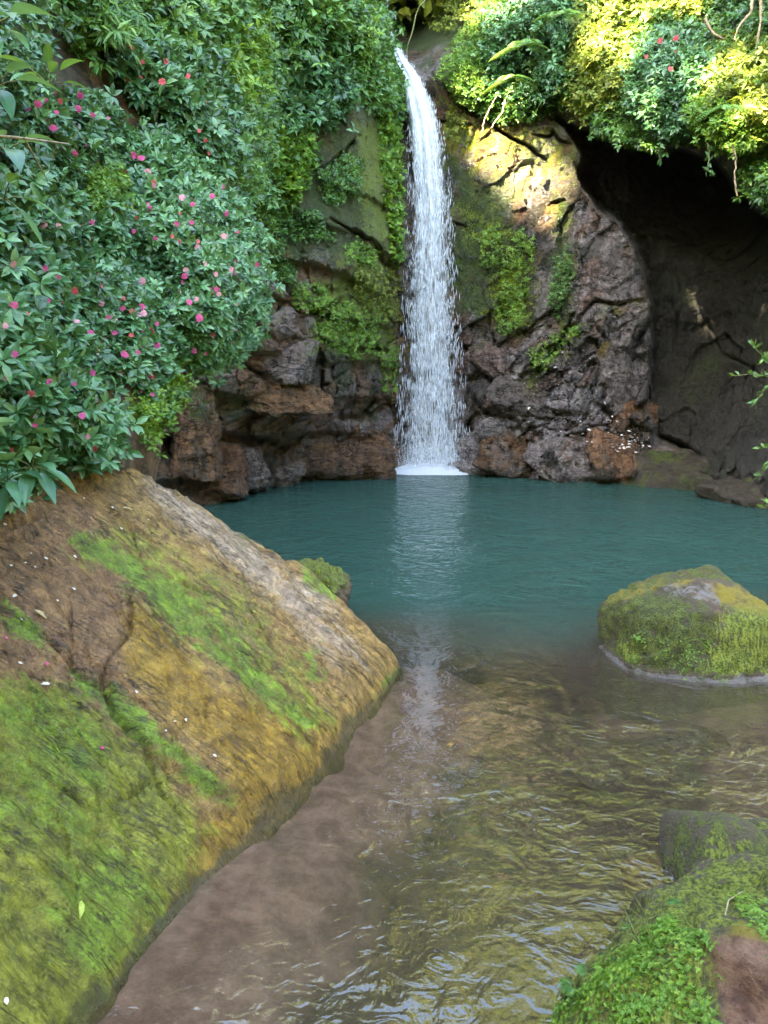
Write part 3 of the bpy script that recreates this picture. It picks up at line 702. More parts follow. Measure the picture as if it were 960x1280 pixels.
# thin beds broken into long plates, their edges running down the slope
up_ = sstep(0.0, 0.35, b)
wv_ = np.stack([dn * 0.7, al * 1.5, X * 0], -1)
for fr_, hh_, sd_ in ((2.2, .06, 74), (7.0, .026, 174), (17.0, .011, 274)):
    lam = al * fr_ + 0.9 * fbm(wv_ * (0.6 + fr_ * .22), 4, sd_)
    sw = lam - np.floor(lam)
    Z += hh_ * (sw - sstep(.86, 1.0, sw)) * (0.35 + .65 * up_)
for fr_, hh_, sd_ in ((1.6, .06, 91), (4.5, .036, 92), (13.0, .015, 93)):
    R_ = np.stack([dn * fr_ * .42, al * fr_, X * 0], -1) + 0.4 * fbm(np.stack([dn, al, X * 0], -1) * fr_ * .8, 3, sd_ + 5)[:, None] * np.array([1, 1, 0])
    f1_, f2_, rv_, of_ = voro(R_, sd_)
    Z += hh_ * (0.9 * ((rv_ - .5) * of_)[:, :2].sum(-1) + .5 * (rv_[:, 2] - .5) - .45 * np.exp(-((f2_ - f1_) / .05) ** 2)) * (0.3 + .7 * up_)
Pz = np.stack([X, Y, Z], -1)
spx, spy = proj(Pz)
SC = [([(160, 745), (162, 790), (150, 810), (130, 830), (125, 860), (140, 890), (180, 930), (190, 960)], 4, .05), ([(0, 660), (40, 645), (60, 640)], 6, .06), ([(0, 675), (45, 668)], 4, .04), ([(90, 650), (125, 655)], 3, .03),
      ([(85, 735), (90, 800), (85, 860)], 3, .02), ([(200, 715), (235, 730), (260, 740)], 3, .035), ([(35, 950), (70, 975), (110, 1005), (125, 1012)], 4, .05), ([(120, 1012), (160, 995), (190, 970), (200, 975)], 3, .04),
      ([(385, 790), (400, 830), (430, 870)], 4, .03), ([(60, 1180), (50, 1240)], 3, .02), ([(145, 975), (185, 1000)], 3, .02), ([(320, 810), (345, 830), (335, 840)], 3, .02), ([(190, 960), (200, 990), (240, 1030), (280, 1060)], 4, .035),
      ([(0, 760), (60, 800), (110, 850), (170, 890)], 4, .03), ([(205, 930), (260, 990), (300, 1010)], 3, .02)]
wb = 5 * fbm(Pz * 5, 3, 75); wb2 = 5 * fbm(Pz * 5 + 20, 3, 76)
for pts, w_, dep in SC:
    m_ = (spx > min(p[0] for p in pts) - 40) & (spx < max(p[0] for p in pts) + 40) & (spy > min(p[1] for p in pts) - 40) & (spy < max(p[1] for p in pts) + 40)
    d_, t_ = seg_dist((spx + wb)[m_], (spy + wb2)[m_], pts)
    Z[m_] -= 1.3 * dep * np.sin(np.clip(t_, .05, .95) * PI) ** 0.5 * np.exp(-(d_ / (w_ * .6)) ** 2)
Z += 0.05 * mask(spx, spy, [(165, 750), (280, 900), (400, 960), (300, 1010), (200, 960), (140, 880), (135, 830), (165, 800)], 8)
Pz = np.stack([X, Y, Z], -1)
SM = [
    ('c', [(-300, 640), (120, 600), (170, 720), (160, 800), (200, 960), (100, 900), (-300, 800)], 25, .85), ('c', [(260, 890), (400, 880), (440, 930), (380, 980), (290, 1040), (230, 990)], 25, .5),
    ('z', [(165, 760), (280, 850), (420, 900), (420, 960), (300, 1030), (270, 960), (150, 860)], 20, .85), ('z', [(240, 1030), (340, 960), (500, 830), (480, 860), (300, 1060), (180, 1180)], 15, .7), ('z', [(200, 640), (300, 640), (350, 740), (250, 760)], 25, .35),
    ('x', [(190, 590), (300, 650), (430, 740), (440, 790), (370, 780), (260, 690), (170, 610)], 16, .65), ('x', [(240, 690), (330, 760), (360, 850), (280, 800)], 14, .45), ('x', [(330, 740), (440, 790), (470, 840), (400, 850)], 14, .5),
    ('a', [(85, 655), (180, 700), (260, 745), (330, 830), (400, 905), (380, 915), (290, 860), (220, 790), (150, 725), (80, 680)], 14, .72), ('b', [(150, 640), (330, 740), (430, 900), (390, 930), (250, 830), (90, 690)], 22, .6),
    ('a', [(85, 825), (130, 850), (200, 925), (300, 1000), (290, 1015), (220, 970), (150, 910), (90, 860)], 10, .8),
    ('b', [(-400, 800), (90, 860), (200, 960), (260, 1040), (230, 1110), (110, 1290), (-400, 1400)], 25, .95), ('a', [(-400, 800), (60, 860), (150, 930), (130, 1010), (200, 1090), (170, 1130), (60, 1060), (-400, 1010)], 25, .52),
    ('a', [(60, 1080), (180, 1060), (210, 1120), (120, 1240), (50, 1200)], 25, .55), ('a', [(0, 740), (50, 780), (70, 820), (40, 810), (0, 780)], 10, .7), ('a', [(370, 700), (425, 740), (420, 755), (380, 730)], 7, .8),
    ('a', [(360, 810), (400, 800), (420, 850), (390, 870)], 10, .5), ('a', [(280, 640), (310, 655), (330, 690), (300, 680)], 8, .5), ('a', [(480, 850), (510, 825), (505, 840), (470, 870)], 6, .8),
    ('y', [(-400, 640), (430, 750), (500, 830), (290, 1050), (-400, 1290)], 30, .6), ('y', [(-400, 820), (100, 860), (180, 1000), (-400, 1100)], 30, 1.0),
]
As, Bs = mk_masks(spx, spy, SM)
SF = grid_faces(len(sy), len(sx))
ctr = Pz[SF].mean(1)
keep = (ctr[:, 2] > -1.2) & (ctr[:, 2] < 3.0)
used, inv = np.unique(SF[keep][:, ::-1], return_inverse=True)
solid('rock_slab', Pz[used], inv.reshape(-1, 4), M['slab'], 'long sloping ochre rock slab with bright green moss streaks beside the shallow water', 'rock slab', attrs={'ma': As[used], 'mb': Bs[used]})
def slab_z(x, y):
    i = int(np.clip(round((y - sy[0]) / DY), 0, len(sy) - 1)); j = int(np.clip(round((x - sx[0]) / DX), 0, len(sx) - 1))
    return float(Z[i * len(sx) + j])

# ------------------------------------------------------------------ pool bed and water
ux = np.unique(np.r_[np.linspace(-45, -6, 12), np.arange(-6, 9, 0.09), np.linspace(9, 45, 12)])
uy = np.unique(np.r_[np.linspace(-40, 1, 12), np.arange(1, 21, 0.09), np.linspace(21, 50, 8)])
UX, UY = np.meshgrid(ux, uy); X, Y = UX.ravel(), UY.ravel()
ep = np.stack([X, Y, X * 0], -1)
bw = (X - np.interp(Y, wl_y, wl_x))
drop = sstep(5.6, 9.5, Y + 0.9 * fbm(ep * 0.5, 3, 80) - 0.25 * np.maximum(X - 1.0, 0))
shallow = 0.05 + 0.16 * sstep(0.0, 1.2, bw) + 0.16 * sstep(0.6, 1.6, bw) * sstep(2.6, 1.2, bw)
shallow -= 0.14 * sstep(1.6, 2.6, X) * sstep(5.8, 4.6, Y) * sstep(3.2, 4.2, Y)
Zb = -(shallow + drop * 2.2) + 0.09 * fbm(ep * 1.3, 5, 81) * (1 - 0.3 * drop) - 0.05 * np.exp(-(fbm(ep * .8, 4, 88) / .035) ** 2)
chn = np.exp(-((X - np.interp(Y, [2, 3, 4, 5, 6, 7], [1.0, 0.9, 1.2, 1.3, 1.4, 1.2]) + 0.2 * fbm(ep * 0.9, 2, 83)) / 0.45) ** 2)
Zb -= 0.10 * chn * (1 - drop)
Zb = np.where(Y < 1.2, -0.25, Zb)
Zb = np.where((np.abs(X) > 8) | (Y > 19.5), -1.5, Zb)
tone = np.clip(0.1 + 0.95 * chn * sstep(0.25, 0.8, bw) + 0.75 * sstep(0.4, 1.0, bw) * sstep(5.2, 4.2, Y) * (1 - sstep(1.5, 2.2, X)) + 0.25 * fbm(ep * 1.1, 4, 84), 0, 1)
solid('pool_bed_ground', np.stack([X, Y, Zb], -1), grid_faces(len(uy), len(ux))[:, ::-1], M['bed'], 'brown silt and rock bed under the clear shallow water', 'ground', kind='structure', attrs={'tone': tone})
wx = np.unique(np.r_[np.linspace(-45, -6, 8), np.arange(-6, 9, 0.1), np.linspace(9, 45, 8)]); wy = np.unique(np.r_[np.linspace(-40, 1, 8), np.arange(1, 20, 0.1), np.linspace(20, 50, 6)])
UX, UY = np.meshgrid(wx, wy); X, Y = UX.ravel(), UY.ravel()
ep = np.stack([X, Y, X * 0], -1)
bw = (X - np.interp(Y, wl_y, wl_x))
drop = sstep(4.7, 10.2, Y + 0.9 * fbm(ep * 0.5, 3, 80) - 0.25 * np.maximum(X - 1.0, 0))
dpt = np.clip(0.06 + 0.18 * sstep(0, 1.5, bw) + 2.2 * drop, 0, 3)
calm = 0.24 + 0.46 * sstep(0.15, 1.0, bw) * sstep(7.5, 4.5, Y) + 1.7 * sstep(5.5, 9, Y) + 0.4 * np.exp(-(((X - 1.1) / 1.6) ** 2 + ((Y - 17.8) / 2.5) ** 2))
calm *= 0.45 + 0.75 * sstep(-0.25, 0.3, fbm(ep * 0.9, 3, 86))
solid('water', np.stack([X, Y, X * 0], -1), grid_faces(len(wy), len(wx))[:, ::-1], M['water'], 'teal pool water turning clear and brown in the shallows', 'water', kind='structure', attrs={'depth': dpt, 'ripple': calm})

# ------------------------------------------------------------------ rocks
def ico(sub):
    bm = bmesh.new(); bmesh.ops.create_icosphere(bm, subdivisions=sub, radius=1)
    V = np.array([v.co for v in bm.verts]); Fc = np.array([[v.index for v in f.verts] for f in bm.faces]); bm.free()
    return norm(V), Fc
ICO = {k: ico(k) for k in (4, 5, 6)}

def rock_shape(dims, seed, planes=None, p=14, rough=0.06, sub=5, rot=0.0, nf=2.2, facet=0.0):
    D, Fc = ICO[sub]; r_ = np.random.default_rng(seed)
    if planes is None:
        n = norm(r_.normal(size=(13, 3))); h = r_.uniform(0.78, 1.05, 13)
        n = np.r_[n, np.eye(3), -np.eye(3)]; h = np.r_[h, np.ones(6)]
    else:
        n = norm(np.array([q[:3] for q in planes], float)); h = np.array([q[3] for q in planes])
    r = (np.maximum(D @ n.T, 0) / h) ** p
    r = r.sum(1) ** (-1.0 / p)
    V = D * r[:, None] * np.array(dims)
    s = float(np.mean(dims))
    Qn = V / s * nf + seed
    f1_, f2_, rv_, of_ = voro(Qn * 0.9 + 0.15 * fbm(Qn, 2, seed + 2)[:, None], seed)
    chip = 1.6 * ((rv_ - 0.5) * of_).sum(-1) - 0.5 * np.exp(-((f2_ - f1_) / 0.07) ** 2)
    V = V + D * (s * (rough * fbm(Qn, 4, seed) + rough * 0.35 * fbm(Qn * 5, 3, seed + 5) + rough * facet * chip))[:, None]
    c, si = math.cos(rot), math.sin(rot)
    V = V @ np.array([[c, si, 0], [-si, c, 0], [0, 0, 1]])
    return V, Fc

def tilt_y(V, a):
    c, s = math.cos(a), math.sin(a)
    return V @ np.array([[c, 0, -s], [0, 1, 0], [s, 0, c]])

def px_rock(name, px, py, w, h, Y, dep, mat, seed, label, tilt=0.0, rot=0.2, group=None, rough=0.07, sub=5, p=14, cat='rock'):
    c = at(px, py, Y); t = np.linalg.norm(c - CAM)
    sc = (Y / ray(px, py)[1]) / F
    V, Fc = rock_shape((w * sc / 2, dep, h * sc / 2), seed, None, p, rough, sub, 0, facet=1.3)
    V = tilt_y(V, tilt); cr, sr = math.cos(rot), math.sin(rot)
    V = V @ np.array([[cr, sr, 0], [-sr, cr, 0], [0, 0, 1]])
    at_ = None
    if mat == 'moss':
        up__ = sstep(-.1, .6, V[:, 2] / (h * sc / 2)); at_ = {'ma': np.stack([up__ * .7, up__ * .5 + .2, .3 + 0 * up__], -1), 'mb': np.stack([.2 + 0 * up__, .5 + 0 * up__, 0 * up__], -1)}; mat = M['boulder']
    if mat in ('stone', 'redstone', 'greystone'):
        qx, qy = proj(V + c); A_, B_ = mk_masks(qx, qy, CM)
        if mat == 'redstone': A_[:, 2] = np.maximum(A_[:, 2], .8); B_[:, 0] *= .4
        if mat == 'greystone': B_[:, 0] = np.maximum(B_[:, 0], .85); A_[:, 2] *= .4
        B_[:, 1] = 1; at_ = {'ma': A_, 'mb': B_, 'plate': np.tile(np.random.default_rng(seed).random(3) * .8, (len(V), 1))}; mat = M['cliff']
    return solid(name, V + c, Fc, mat, label, cat, group, attrs=at_, base=np.array([c[0], c[1], c[2] - h * sc / 2]))

# big boulder standing in the shallows
cb = np.array([2.44, 5.85, -0.07])
pl = [(-.12, -.93, .36, .52), (-1, -.15, .06, .66), (-.75, -.25, .58, .745), (-.2, .05, 1, .67), (.30, -.35, .9, .66), (.62, -.12, .78, .74), (1, -.1, .25, .95), (.5, -.8, .3, .66), (0, 1, .2, .6), (-.6, .8, .2, .62), (.6, .8, .2, .7), (0, 0, -1, .5), (-.8, -.6, .1, .66), (-.2, -.5, .85, .665)]
Vb, Fb = rock_shape((1, 1, 1), 3, pl, 22, 0.075, 6, 0.0, 3.0, facet=.5)
Vw = Vb + cb
ppx, ppy = proj(Vw)
zr = Vw[:, 2]
bmx = [('a', [(770, 800), (800, 800), (800, 845), (770, 830)], 10, .7), ('a', [(905, 760), (990, 760), (990, 880), (900, 870), (880, 830)], 14, .85),
       ('z', [(745, 735), (850, 705), (1000, 760), (1000, 790), (900, 760), (830, 735), (760, 755)], 10, .55), ('c', [(850, 705), (900, 720), (910, 790), (880, 760), (850, 740)], 12, .6), ('b', [(748, 750), (820, 730), (900, 770), (920, 860), (770, 840), (745, 790)], 14, .9)]
Am, Bm = mk_masks(ppx, ppy, bmx)
Am[:, 1] *= (Vw[:, 1] < cb[1] + .1); Am[:, 1] = np.maximum(Am[:, 1], .6 * (Vw[:, 1] > cb[1] + .1))
Bm[:, 0] = sstep(0.045, 0.02, zr + 0.03 * fbm(Vw * 6, 3, 4)) * sstep(-.03, -.005, zr) + 0.55 * mask(ppx, ppy, [(800, 735), (890, 725), (905, 765), (880, 750), (840, 745)], 8)
Bm[:, 1] = sstep(0.09, 0.03, zr)
Am *= (1 - sstep(0.075, 0.035, zr))[:, None]
boulder = solid('boulder', Vw, Fb, M['boulder'], 'large moss covered boulder with a bare ochre top standing in the shallows', 'boulder', attrs={'ma': Am, 'mb': Bm}, base=np.array([2.36, 5.85, -0.4]))

# foreground mossy rock, lower right
cf = np.array([1.26, 2.08, -0.10])
pl = [(-.75, -.1, .66, .62), (-1, .2, .2, .74), (-.5, .75, .5, .70), (-.1, .3, .95, .60), (.35, -.1, .94, .60), (-.35, -.5, .8, .60), (1, 0, .2, 1.0), (0, 1, .25, .85), (0, -1, .1, 1.0), (-.5, -.85, .3, .8), (0, 0, -1, .6), (.6, .7, .4, .85), (-.72, .45, .52, .65)]
Vf, Ff = rock_shape((1, 1, 1), 8, pl, 16, 0.085, 6, 0.0, 2.4, facet=.5)
Vw2 = Vf + cf
ppx, ppy = proj(Vw2)
Af, Bf = mk_masks(ppx, ppy, [('a', [(560, 1330), (720, 1190), (850, 1090), (960, 1060), (990, 1120), (890, 1170), (910, 1330)], 25, .85), ('b', [(560, 1320), (800, 1130), (990, 1040), (1000, 1120), (880, 1150), (900, 1320)], 20, .8),
                             ('c', [(850, 1155), (930, 1170), (1000, 1170), (1000, 1320), (905, 1320), (890, 1230)], 14, 1.0), ('z', [(840, 1140), (930, 1140), (970, 1180), (860, 1175)], 12, .6), ('a', [(930, 1150), (1000, 1120), (1000, 1190), (950, 1180)], 14, .7)])
foreground = solid('boulder', Vw2, Ff, M['boulder'], 'mossy green rock in the lower corner with a bare reddish patch', 'rock', attrs={'ma': Af, 'mb': Bf})
c3 = on_z(905, 1100, 0.0) + np.array([0.0, 0.12, 0.0])
V3, F3 = rock_shape((.25, .24, .23), 14, None, 10, .06, 5)
Vw3 = V3 + c3 + np.array([0, 0, .03])
ppx, ppy = proj(Vw3)
A3, B3 = mk_masks(ppx, ppy, [('a', [(880, 1040), (930, 1050), (940, 1100), (890, 1090)], 12, .7), ('b', [(835, 1040), (880, 1040), (870, 1110), (830, 1110)], 12, .8)])
A3[:, 1] = np.maximum(A3[:, 1], .55); B3[:, 1] = sstep(.08, .02, Vw3[:, 2])
solid('rock', Vw3, F3, M['boulder'], 'small rounded dark rock in the water behind the mossy corner rock', 'rock', attrs={'ma': A3, 'mb': B3})
c4 = on_z(975, 1075, 0.0)
V4, F4 = rock_shape((.22, .2, .16), 25, None, 10, .06, 5)
A4 = np.tile([.3, .6, .2], (len(V4), 1)); B4 = np.zeros((len(V4), 3))
solid('rock', V4 + c4, F4, M['boulder'], 'low mossy rock at the picture edge behind the corner rock', 'rock', attrs={'ma': A4, 'mb': B4})

ROCKS = [  # name, px, py, w, h, Y, depth, material, seed, label, tilt, rot
    ('rock_ledge', 402, 580, 168, 54, 17.0, 1.0, 'red', 31, 'flat red brown ledge at the waterline left of the waterfall', -.06, .25),
    ('rock', 398, 735, 86, 62, 6.35, .35, 'moss', 71, 'low mossy stone at the pool edge just behind the tip of the slab', .3, .2),
    ('rock_ledge', 470, 567, 70, 62, 18.2, .55, 'brown', 52, 'dark end block of the ledge touching the falling water', .05, .1),
    ('rock', 396, 532, 42, 26, 17.0, .4, 'red', 32, 'small angular reddish block lying on top of the left ledge', .1, .3),
    ('rock', 345, 590, 70, 40, 15.6, .5, 'brown', 33, 'low brown block between the ledge and the left heap', .1, .1),
    ('rock', 268, 590, 75, 70, 13.7, .55, 'brown', 34, 'squat brown rock at the left pool corner', -.1, -.2),
    ('rock', 310, 588, 52, 56, 14.5, .45, 'olive', 35, 'upright olive brown rock beside the left pool corner', .05, .3),
    ('boulder', 355, 452, 82, 66, 14.3, .6, 'olive', 36, 'rounded brown boulder jutting from the left cliff below the flowers', .2, .2),
    ('rock', 352, 498, 130, 46, 14.4, .6, 'brown', 37, 'tilted brown bedding block under the jutting boulder', .18, .2),
    ('rock', 245, 540, 60, 120, 12.9, .5, 'olive', 38, 'tall rounded olive rock at the left of the pool behind the slab', .05, 0),
    ('rock', 655, 502, 100, 44, 17.0, .6, 'olive', 41, 'olive wedge shaped block overhanging a dark gap right of the waterfall', .35, -.1),
    ('rock', 622, 540, 50, 40, 17.2, .4, 'grey', 42, 'grey slanted block under the olive wedge', .3, .2),
    ('rock', 690, 545, 46, 44, 16.8, .4, 'brown', 43, 'squared brown block in the gap under the olive wedge', 0, .3),
    ('rock', 596, 562, 50, 46, 17.6, .4, 'grey', 44, 'shiny grey rock at the right edge of the splash', -.2, .1),
    ('rock', 590, 588, 62, 24, 17.5, .4, 'grey', 45, 'low wet grey rock touching the pool beside the splash', .15, 0),
    ('rock', 650, 575, 110, 56, 16.9, .5, 'red', 46, 'broad red brown sloping slab at the water under the brown block', .4, .1),
    ('rock', 712, 578, 110, 66, 16.3, .45, 'grey', 47, 'broad lavender grey slab leaning into the pool', .5, -.1),
    ('rock', 768, 575, 90, 60, 16.1, .5, 'red', 48, 'reddish rock sloping to the pool under the pale litter', .4, 0),
    ('rock', 790, 525, 55, 48, 16.7, .4, 'red', 49, 'reddish block in the hollow above the pale litter', .2, .2),
    ('rock', 620, 455, 80, 36, 17.7, .4, 'grey', 50, 'grey angular block high on the right of the waterfall', .5, .1),
    ('rock', 770, 470, 44, 90, 16.7, .4, 'grey', 51, 'upright grey slab leaning against the cliff by the cave', -.35, .1),
    ('rock_ledge', 862, 603, 150, 66, 15.7, .9, 'dark', 53, 'long dark ledge rising from the pool at the cave mouth', .12, -.5),
    ('rock_ledge', 945, 628, 130, 70, 13.7, .9, 'dark', 54, 'dark ledge under the right cave wall at the picture edge', .14, -.9),
    ('rock', 830, 572, 26, 12, 16.2, .18, 'orange', 55, 'small orange stone sitting on top of the dark ledge', .05, .1),
    ('rock', 800, 572, 40, 12, 16.2, .25, 'red', 57, 'small flat red stone beside the orange stone', .1, .1),
]
for (nm, x_, y_, w_, h_, Yy, dp, mt, sd, lb, tl, rt) in ROCKS:
    px_rock(nm, x_, y_, w_, h_, Yy + (.18 if x_ > 560 and mt != 'dark' and mt != 'orange' else .05), dp, {'red': 'redstone', 'grey': 'greystone', 'brown': 'stone', 'olive': 'stone', 'moss': 'moss'}.get(mt) or M[mt], sd, lb, tl, rt, p=60, rough=.11)
SUB = [(868, 945, .42, .26, .16, 'red', 61, 'flat reddish rock just under the surface in front of the boulder'), (700, 800, .55, .5, .22, 'brown', 62, 'dark brown rock under water left of the boulder'),
       (545, 880, .5, .35, .12, 'red', 63, 'reddish rock under water off the tip of the slab'), (790, 960, .5, .3, .15, 'brown', 64, 'long brown rock under water near the flat reddish one'),
       (560, 815, .5, .35, .2, 'brown', 66, 'brown rock under water beyond the tip of the slab'), (815, 1105, .16, .14, .12, 'orange', 67, 'orange brown stone under water beside the small dark rock')]
for (x_, y_, a_, b_, h_, mt, sd, lb) in SUB:
    c = on_z(x_, y_, -0.12 - h_)
    V, Fc = rock_shape((a_, b_, h_), sd, None, 10, .06, 4)
    solid('submerged_rock', V + c, Fc, M[mt], lb, 'rock')

# ------------------------------------------------------------------ waterfall
FLX = [(60, 495, 7), (75, 501, 11), (95, 513, 14), (120, 521, 19), (150, 529, 23), (200, 534, 27), (250, 537, 30), (350, 538, 35), (450, 539, 41), (530, 541, 48), (560, 543, 53), (592, 545, 60)]
fy = np.array([f[0] for f in FLX], float); fx = np.array([f[1] for f in FLX], float); fw = np.array([f[2] for f in FLX], float)
fY = np.interp(fy, [60, 120, 592], [18.75, 18.35, 17.95])
base_w = at(544, 592, 17.95)
wf = empty('waterfall', base_w, 'tall narrow white waterfall dropping from the mossy cleft into the pool', 'waterfall')
def fall_pt(s, v, off=0.0):
    """s: picture height, v: -1..1 across"""
    return at(np.interp(s, fy, fx) + v * np.interp(s, fy, fw), s, np.interp(s, fy, fY) - off)
for k, (sc_, of_, dn_) in enumerate([(1.0, 0.0, .5), (.86, .14, .56), (.95, -.15, .5)]):
    s = np.linspace(60, 592, 240); v = np.linspace(-1, 1, 36)
    SS, VV = np.meshgrid(s, v, indexing='ij')
    Pf = fall_pt(SS.ravel(), VV.ravel() * sc_, of_ + 0.10 * (1 - VV.ravel() ** 2) + .05 * np.sin(VV.ravel() * 9 + k))
    den = (1 - np.abs(VV.ravel()) ** 3) * np.interp(SS.ravel(), [60, 80, 110, 200, 350, 592], [.6, .92, .88, .60, .50, .47]) * dn_ / .5
    fl = np.stack([VV.ravel() * np.interp(SS.ravel(), fy, fw) / 45 + k * 3.1, Pf[:, 2] * .5, 0 * VV.ravel()], -1)
    part('stream', Pf, grid_faces(240, 36), M['fall'], wf, {'flow': fl, 'dens': np.clip(den, 0, 1)})

def drops(n, s, v, off, ln, wd, parent, name, mat, lean=None):
    c = fall_pt(s, v, off) if not isinstance(s, np.ndarray) or s.ndim == 1 else s
    ax = np.zeros((n, 3)); ax[:, 2] = -1; ax[:, 0] = rng.normal(0, .10, n); ax[:, 1] = rng.normal(0, .1, n)
    if lean is not None: ax = lean
    ax = norm(ax); e1 = norm(np.cross(ax, np.tile([0, 1.0, 0.1], (n, 1)))); e2 = np.cross(ax, e1)
    V = np.stack([c - ax * ln[:, None] / 2, c + e1 * wd[:, None], c + e2 * wd[:, None], c - e1 * wd[:, None], c - e2 * wd[:, None], c + ax * ln[:, None] / 2], 1).reshape(-1, 3)
    t = np.array([[0, 2, 1], [0, 3, 2], [0, 4, 3], [0, 1, 4], [5, 1, 2], [5, 2, 3], [5, 3, 4], [5, 4, 1]])
    Fd = (np.arange(n)[:, None, None] * 6 + t[None]).reshape(-1, 3)
    return part(name, V, Fd, mat, parent)
n = 11000
u_ = rng.random(n); s = 62 + 530 * u_ ** 0.85
v = rng.normal(0, .46, n); v = np.where(np.abs(v) > 1.0, rng.uniform(-.9, .9, n), v)
clump = vnoise(np.stack([v * 3.5, s * .05, 0 * s], -1), 90)
ok = clump > -0.12; s, v = s[ok], v[ok]; n = len(s)
dp = drops(n, s, v, rng.normal(0.05, .2, n), rng.uniform(.04, .26, n) * (0.6 + .6 * s / 592), rng.uniform(.003, .0085, n), wf, 'droplets', M['drop']); dp['kind'] = 'stuff'
# splash and foam at the foot
n = 7000
sp = np.stack([base_w[0] + rng.normal(0, .55, n), base_w[1] + rng.normal(-.1, .28, n), np.abs(rng.normal(0, .38, n)) ** 1.2], -1)
le = np.stack([rng.normal(0, .6, n), rng.normal(0, .6, n), np.full(n, -1.0)], -1)
c_ = sp
d2 = drops(n, sp, None, None, rng.uniform(.01, .045, n), rng.uniform(.003, .008, n), wf, 'splash', M['drop'], le); d2['kind'] = 'stuff'
for k in range(4):
    a_ = np.linspace(-1, 1, 40); h_ = np.linspace(0, 1, 24); AA, HH = np.meshgrid(a_, h_, indexing='ij'); AA, HH = AA.ravel(), HH.ravel()
    Vs = np.stack([base_w[0] + AA * (1.25 - .25 * HH) * (.8 + .1 * k), base_w[1] - .12 - .12 * k + .25 * AA ** 2 + .05 * np.sin(AA * 7 + k), HH * (1.25 - .2 * k) * (1 - .5 * AA ** 2)], -1)
    part('spray', Vs, grid_faces(40, 24), M['mist'], wf, {'flow': np.stack([AA + 3 * k, HH, 0 * HH], -1), 'dens': (1 - np.abs(AA) ** 2) * (1 - HH) ** 1.3})
th = np.linspace(0, 2 * PI, 60, endpoint=False); rr_ = np.linspace(0, 1, 14)
TH, RR = np.meshgrid(th, rr_, indexing='ij')
edge = 1 + .25 * vnoise(np.stack([np.cos(TH.ravel()) * 2.2, np.sin(TH.ravel()) * 2.2, 0 * TH.ravel()], -1), 91)
fx_ = RR.ravel() * edge
Vfm = np.stack([base_w[0] - .02 + 1.45 * fx_ * np.cos(TH.ravel()), base_w[1] - .22 + .5 * fx_ * np.sin(TH.ravel()),   .015 + .19 * (1 - RR.ravel() ** 2) * (1 + .8 * vnoise(np.stack([fx_ * np.cos(TH.ravel()) * 9, fx_ * np.sin(TH.ravel()) * 9, 0 * fx_], -1), 92)) - .012 * RR.ravel()], -1)
i = np.arange(60 * 14).reshape(60, 14); j = np.roll(i, -1, 0)
part('foam', Vfm, np.stack([i[:, :-1], j[:, :-1], j[:, 1:], i[:, 1:]], -1).reshape(-1, 4), M['drop'], wf)
# the stream coming down the cleft above the lip
s = np.linspace(0, 1, 60); v = np.linspace(-1, 1, 10); SS, VV = np.meshgrid(s, v, indexing='ij')
upx = np.interp(SS.ravel(), [0, .4, .7, 1], [483, 484, 489, 496]) + VV.ravel() * np.interp(SS.ravel(), [0, 1], [3.5, 6]); upy = np.interp(SS.ravel(), [0, 1], [-20, 66])
part('stream', at(upx, upy, np.interp(SS.ravel(), [0, 1], [18.9, 18.7])), grid_faces(60, 10), M['fall'], wf, {'flow': np.stack([VV.ravel() * .12 + 9, SS.ravel() * 2, 0 * SS.ravel()], -1), 'dens': (1 - np.abs(VV.ravel()) ** 2) * .45})

# ------------------------------------------------------------------ leaves
LEAF8 = (np.array([[0, 0, 0], [.28, .20, .05], [.30, 0, 0], [.28, -.20, .05], [.62, .19, .03], [.65, 0, -.03], [.62, -.19, .03], [1, 0, -.13]]),
         [[0, 3, 2], [0, 2, 1], [4, 5, 7], [5, 6, 7]], [[2, 3, 6, 5], [1, 2, 5, 4]], np.array([1, 0, 1, 0, 0, 1, 0, .6]))
LEAF4 = (np.array([[0, 0, 0], [.45, .24, .06], [.5, 0, 0], [.45, -.24, .06], [1, 0, -.12]]), [[0, 2, 1], [0, 3, 2], [1, 2, 4], [2, 3, 4]], [], np.array([1, 0, 1, 0, .5]))
NEEDLE = (np.array([[0, 0, 0], [.35, .07, .02], [.4, 0, 0], [.35, -.07, .02], [1, 0, -.25]]), [[0, 2, 1], [0, 3, 2], [1, 2, 4], [2, 3, 4]], [], np.array([1, 0, 1, 0, .5]))
ROUND = (np.array([[0, 0, 0], [.3, .38, .05], [.85, .34, .03], [1, 0, 0], [.85, -.34, .03], [.3, -.38, .05]]), [], [[0, 1, 2, 3], [0, 3, 4, 5]], np.array([.6, 0, 0, 0, 0, 0]))

def leaves(O, Dn, Nn, L, wid, tint, tpl):
    """one mesh of leaves: base points, directions, normals, lengths"""
    T, tri, quad, rib = tpl
    X_ = norm(Dn); Nn = norm(Nn - (Nn * X_).sum(-1, keepdims=True) * X_ + 1e-6); Y_ = np.cross(Nn, X_)
    n, k = len(O), len(T)
    V = O[:, None] + L[:, None, None] * (T[None, :, 0, None] * X_[:, None] + (T[None, :, 1, None] * wid[:, None, None]) * Y_[:, None] + T[None, :, 2, None] * Nn[:, None])
    fs = []
    for q in (tri, quad):
        if len(q): fs.append((np.arange(n)[:, None, None] * k + np.array(q)[None]).reshape(-1, len(q[0])))
    return V.reshape(-1, 3), fs, {'tint': np.repeat(tint, k), 'rib': np.tile(rib, n)}

def in_poly(poly, n):
    p = np.array(poly, float); lo, hi = p.min(0), p.max(0); out = np.zeros((0, 2))
    while len(out) < n:
        q = rng.uniform(lo, hi, (n * 2, 2)); out = np.r_[out, q[inside(q[:, 0], q[:, 1], poly)]]
    return out[:n]

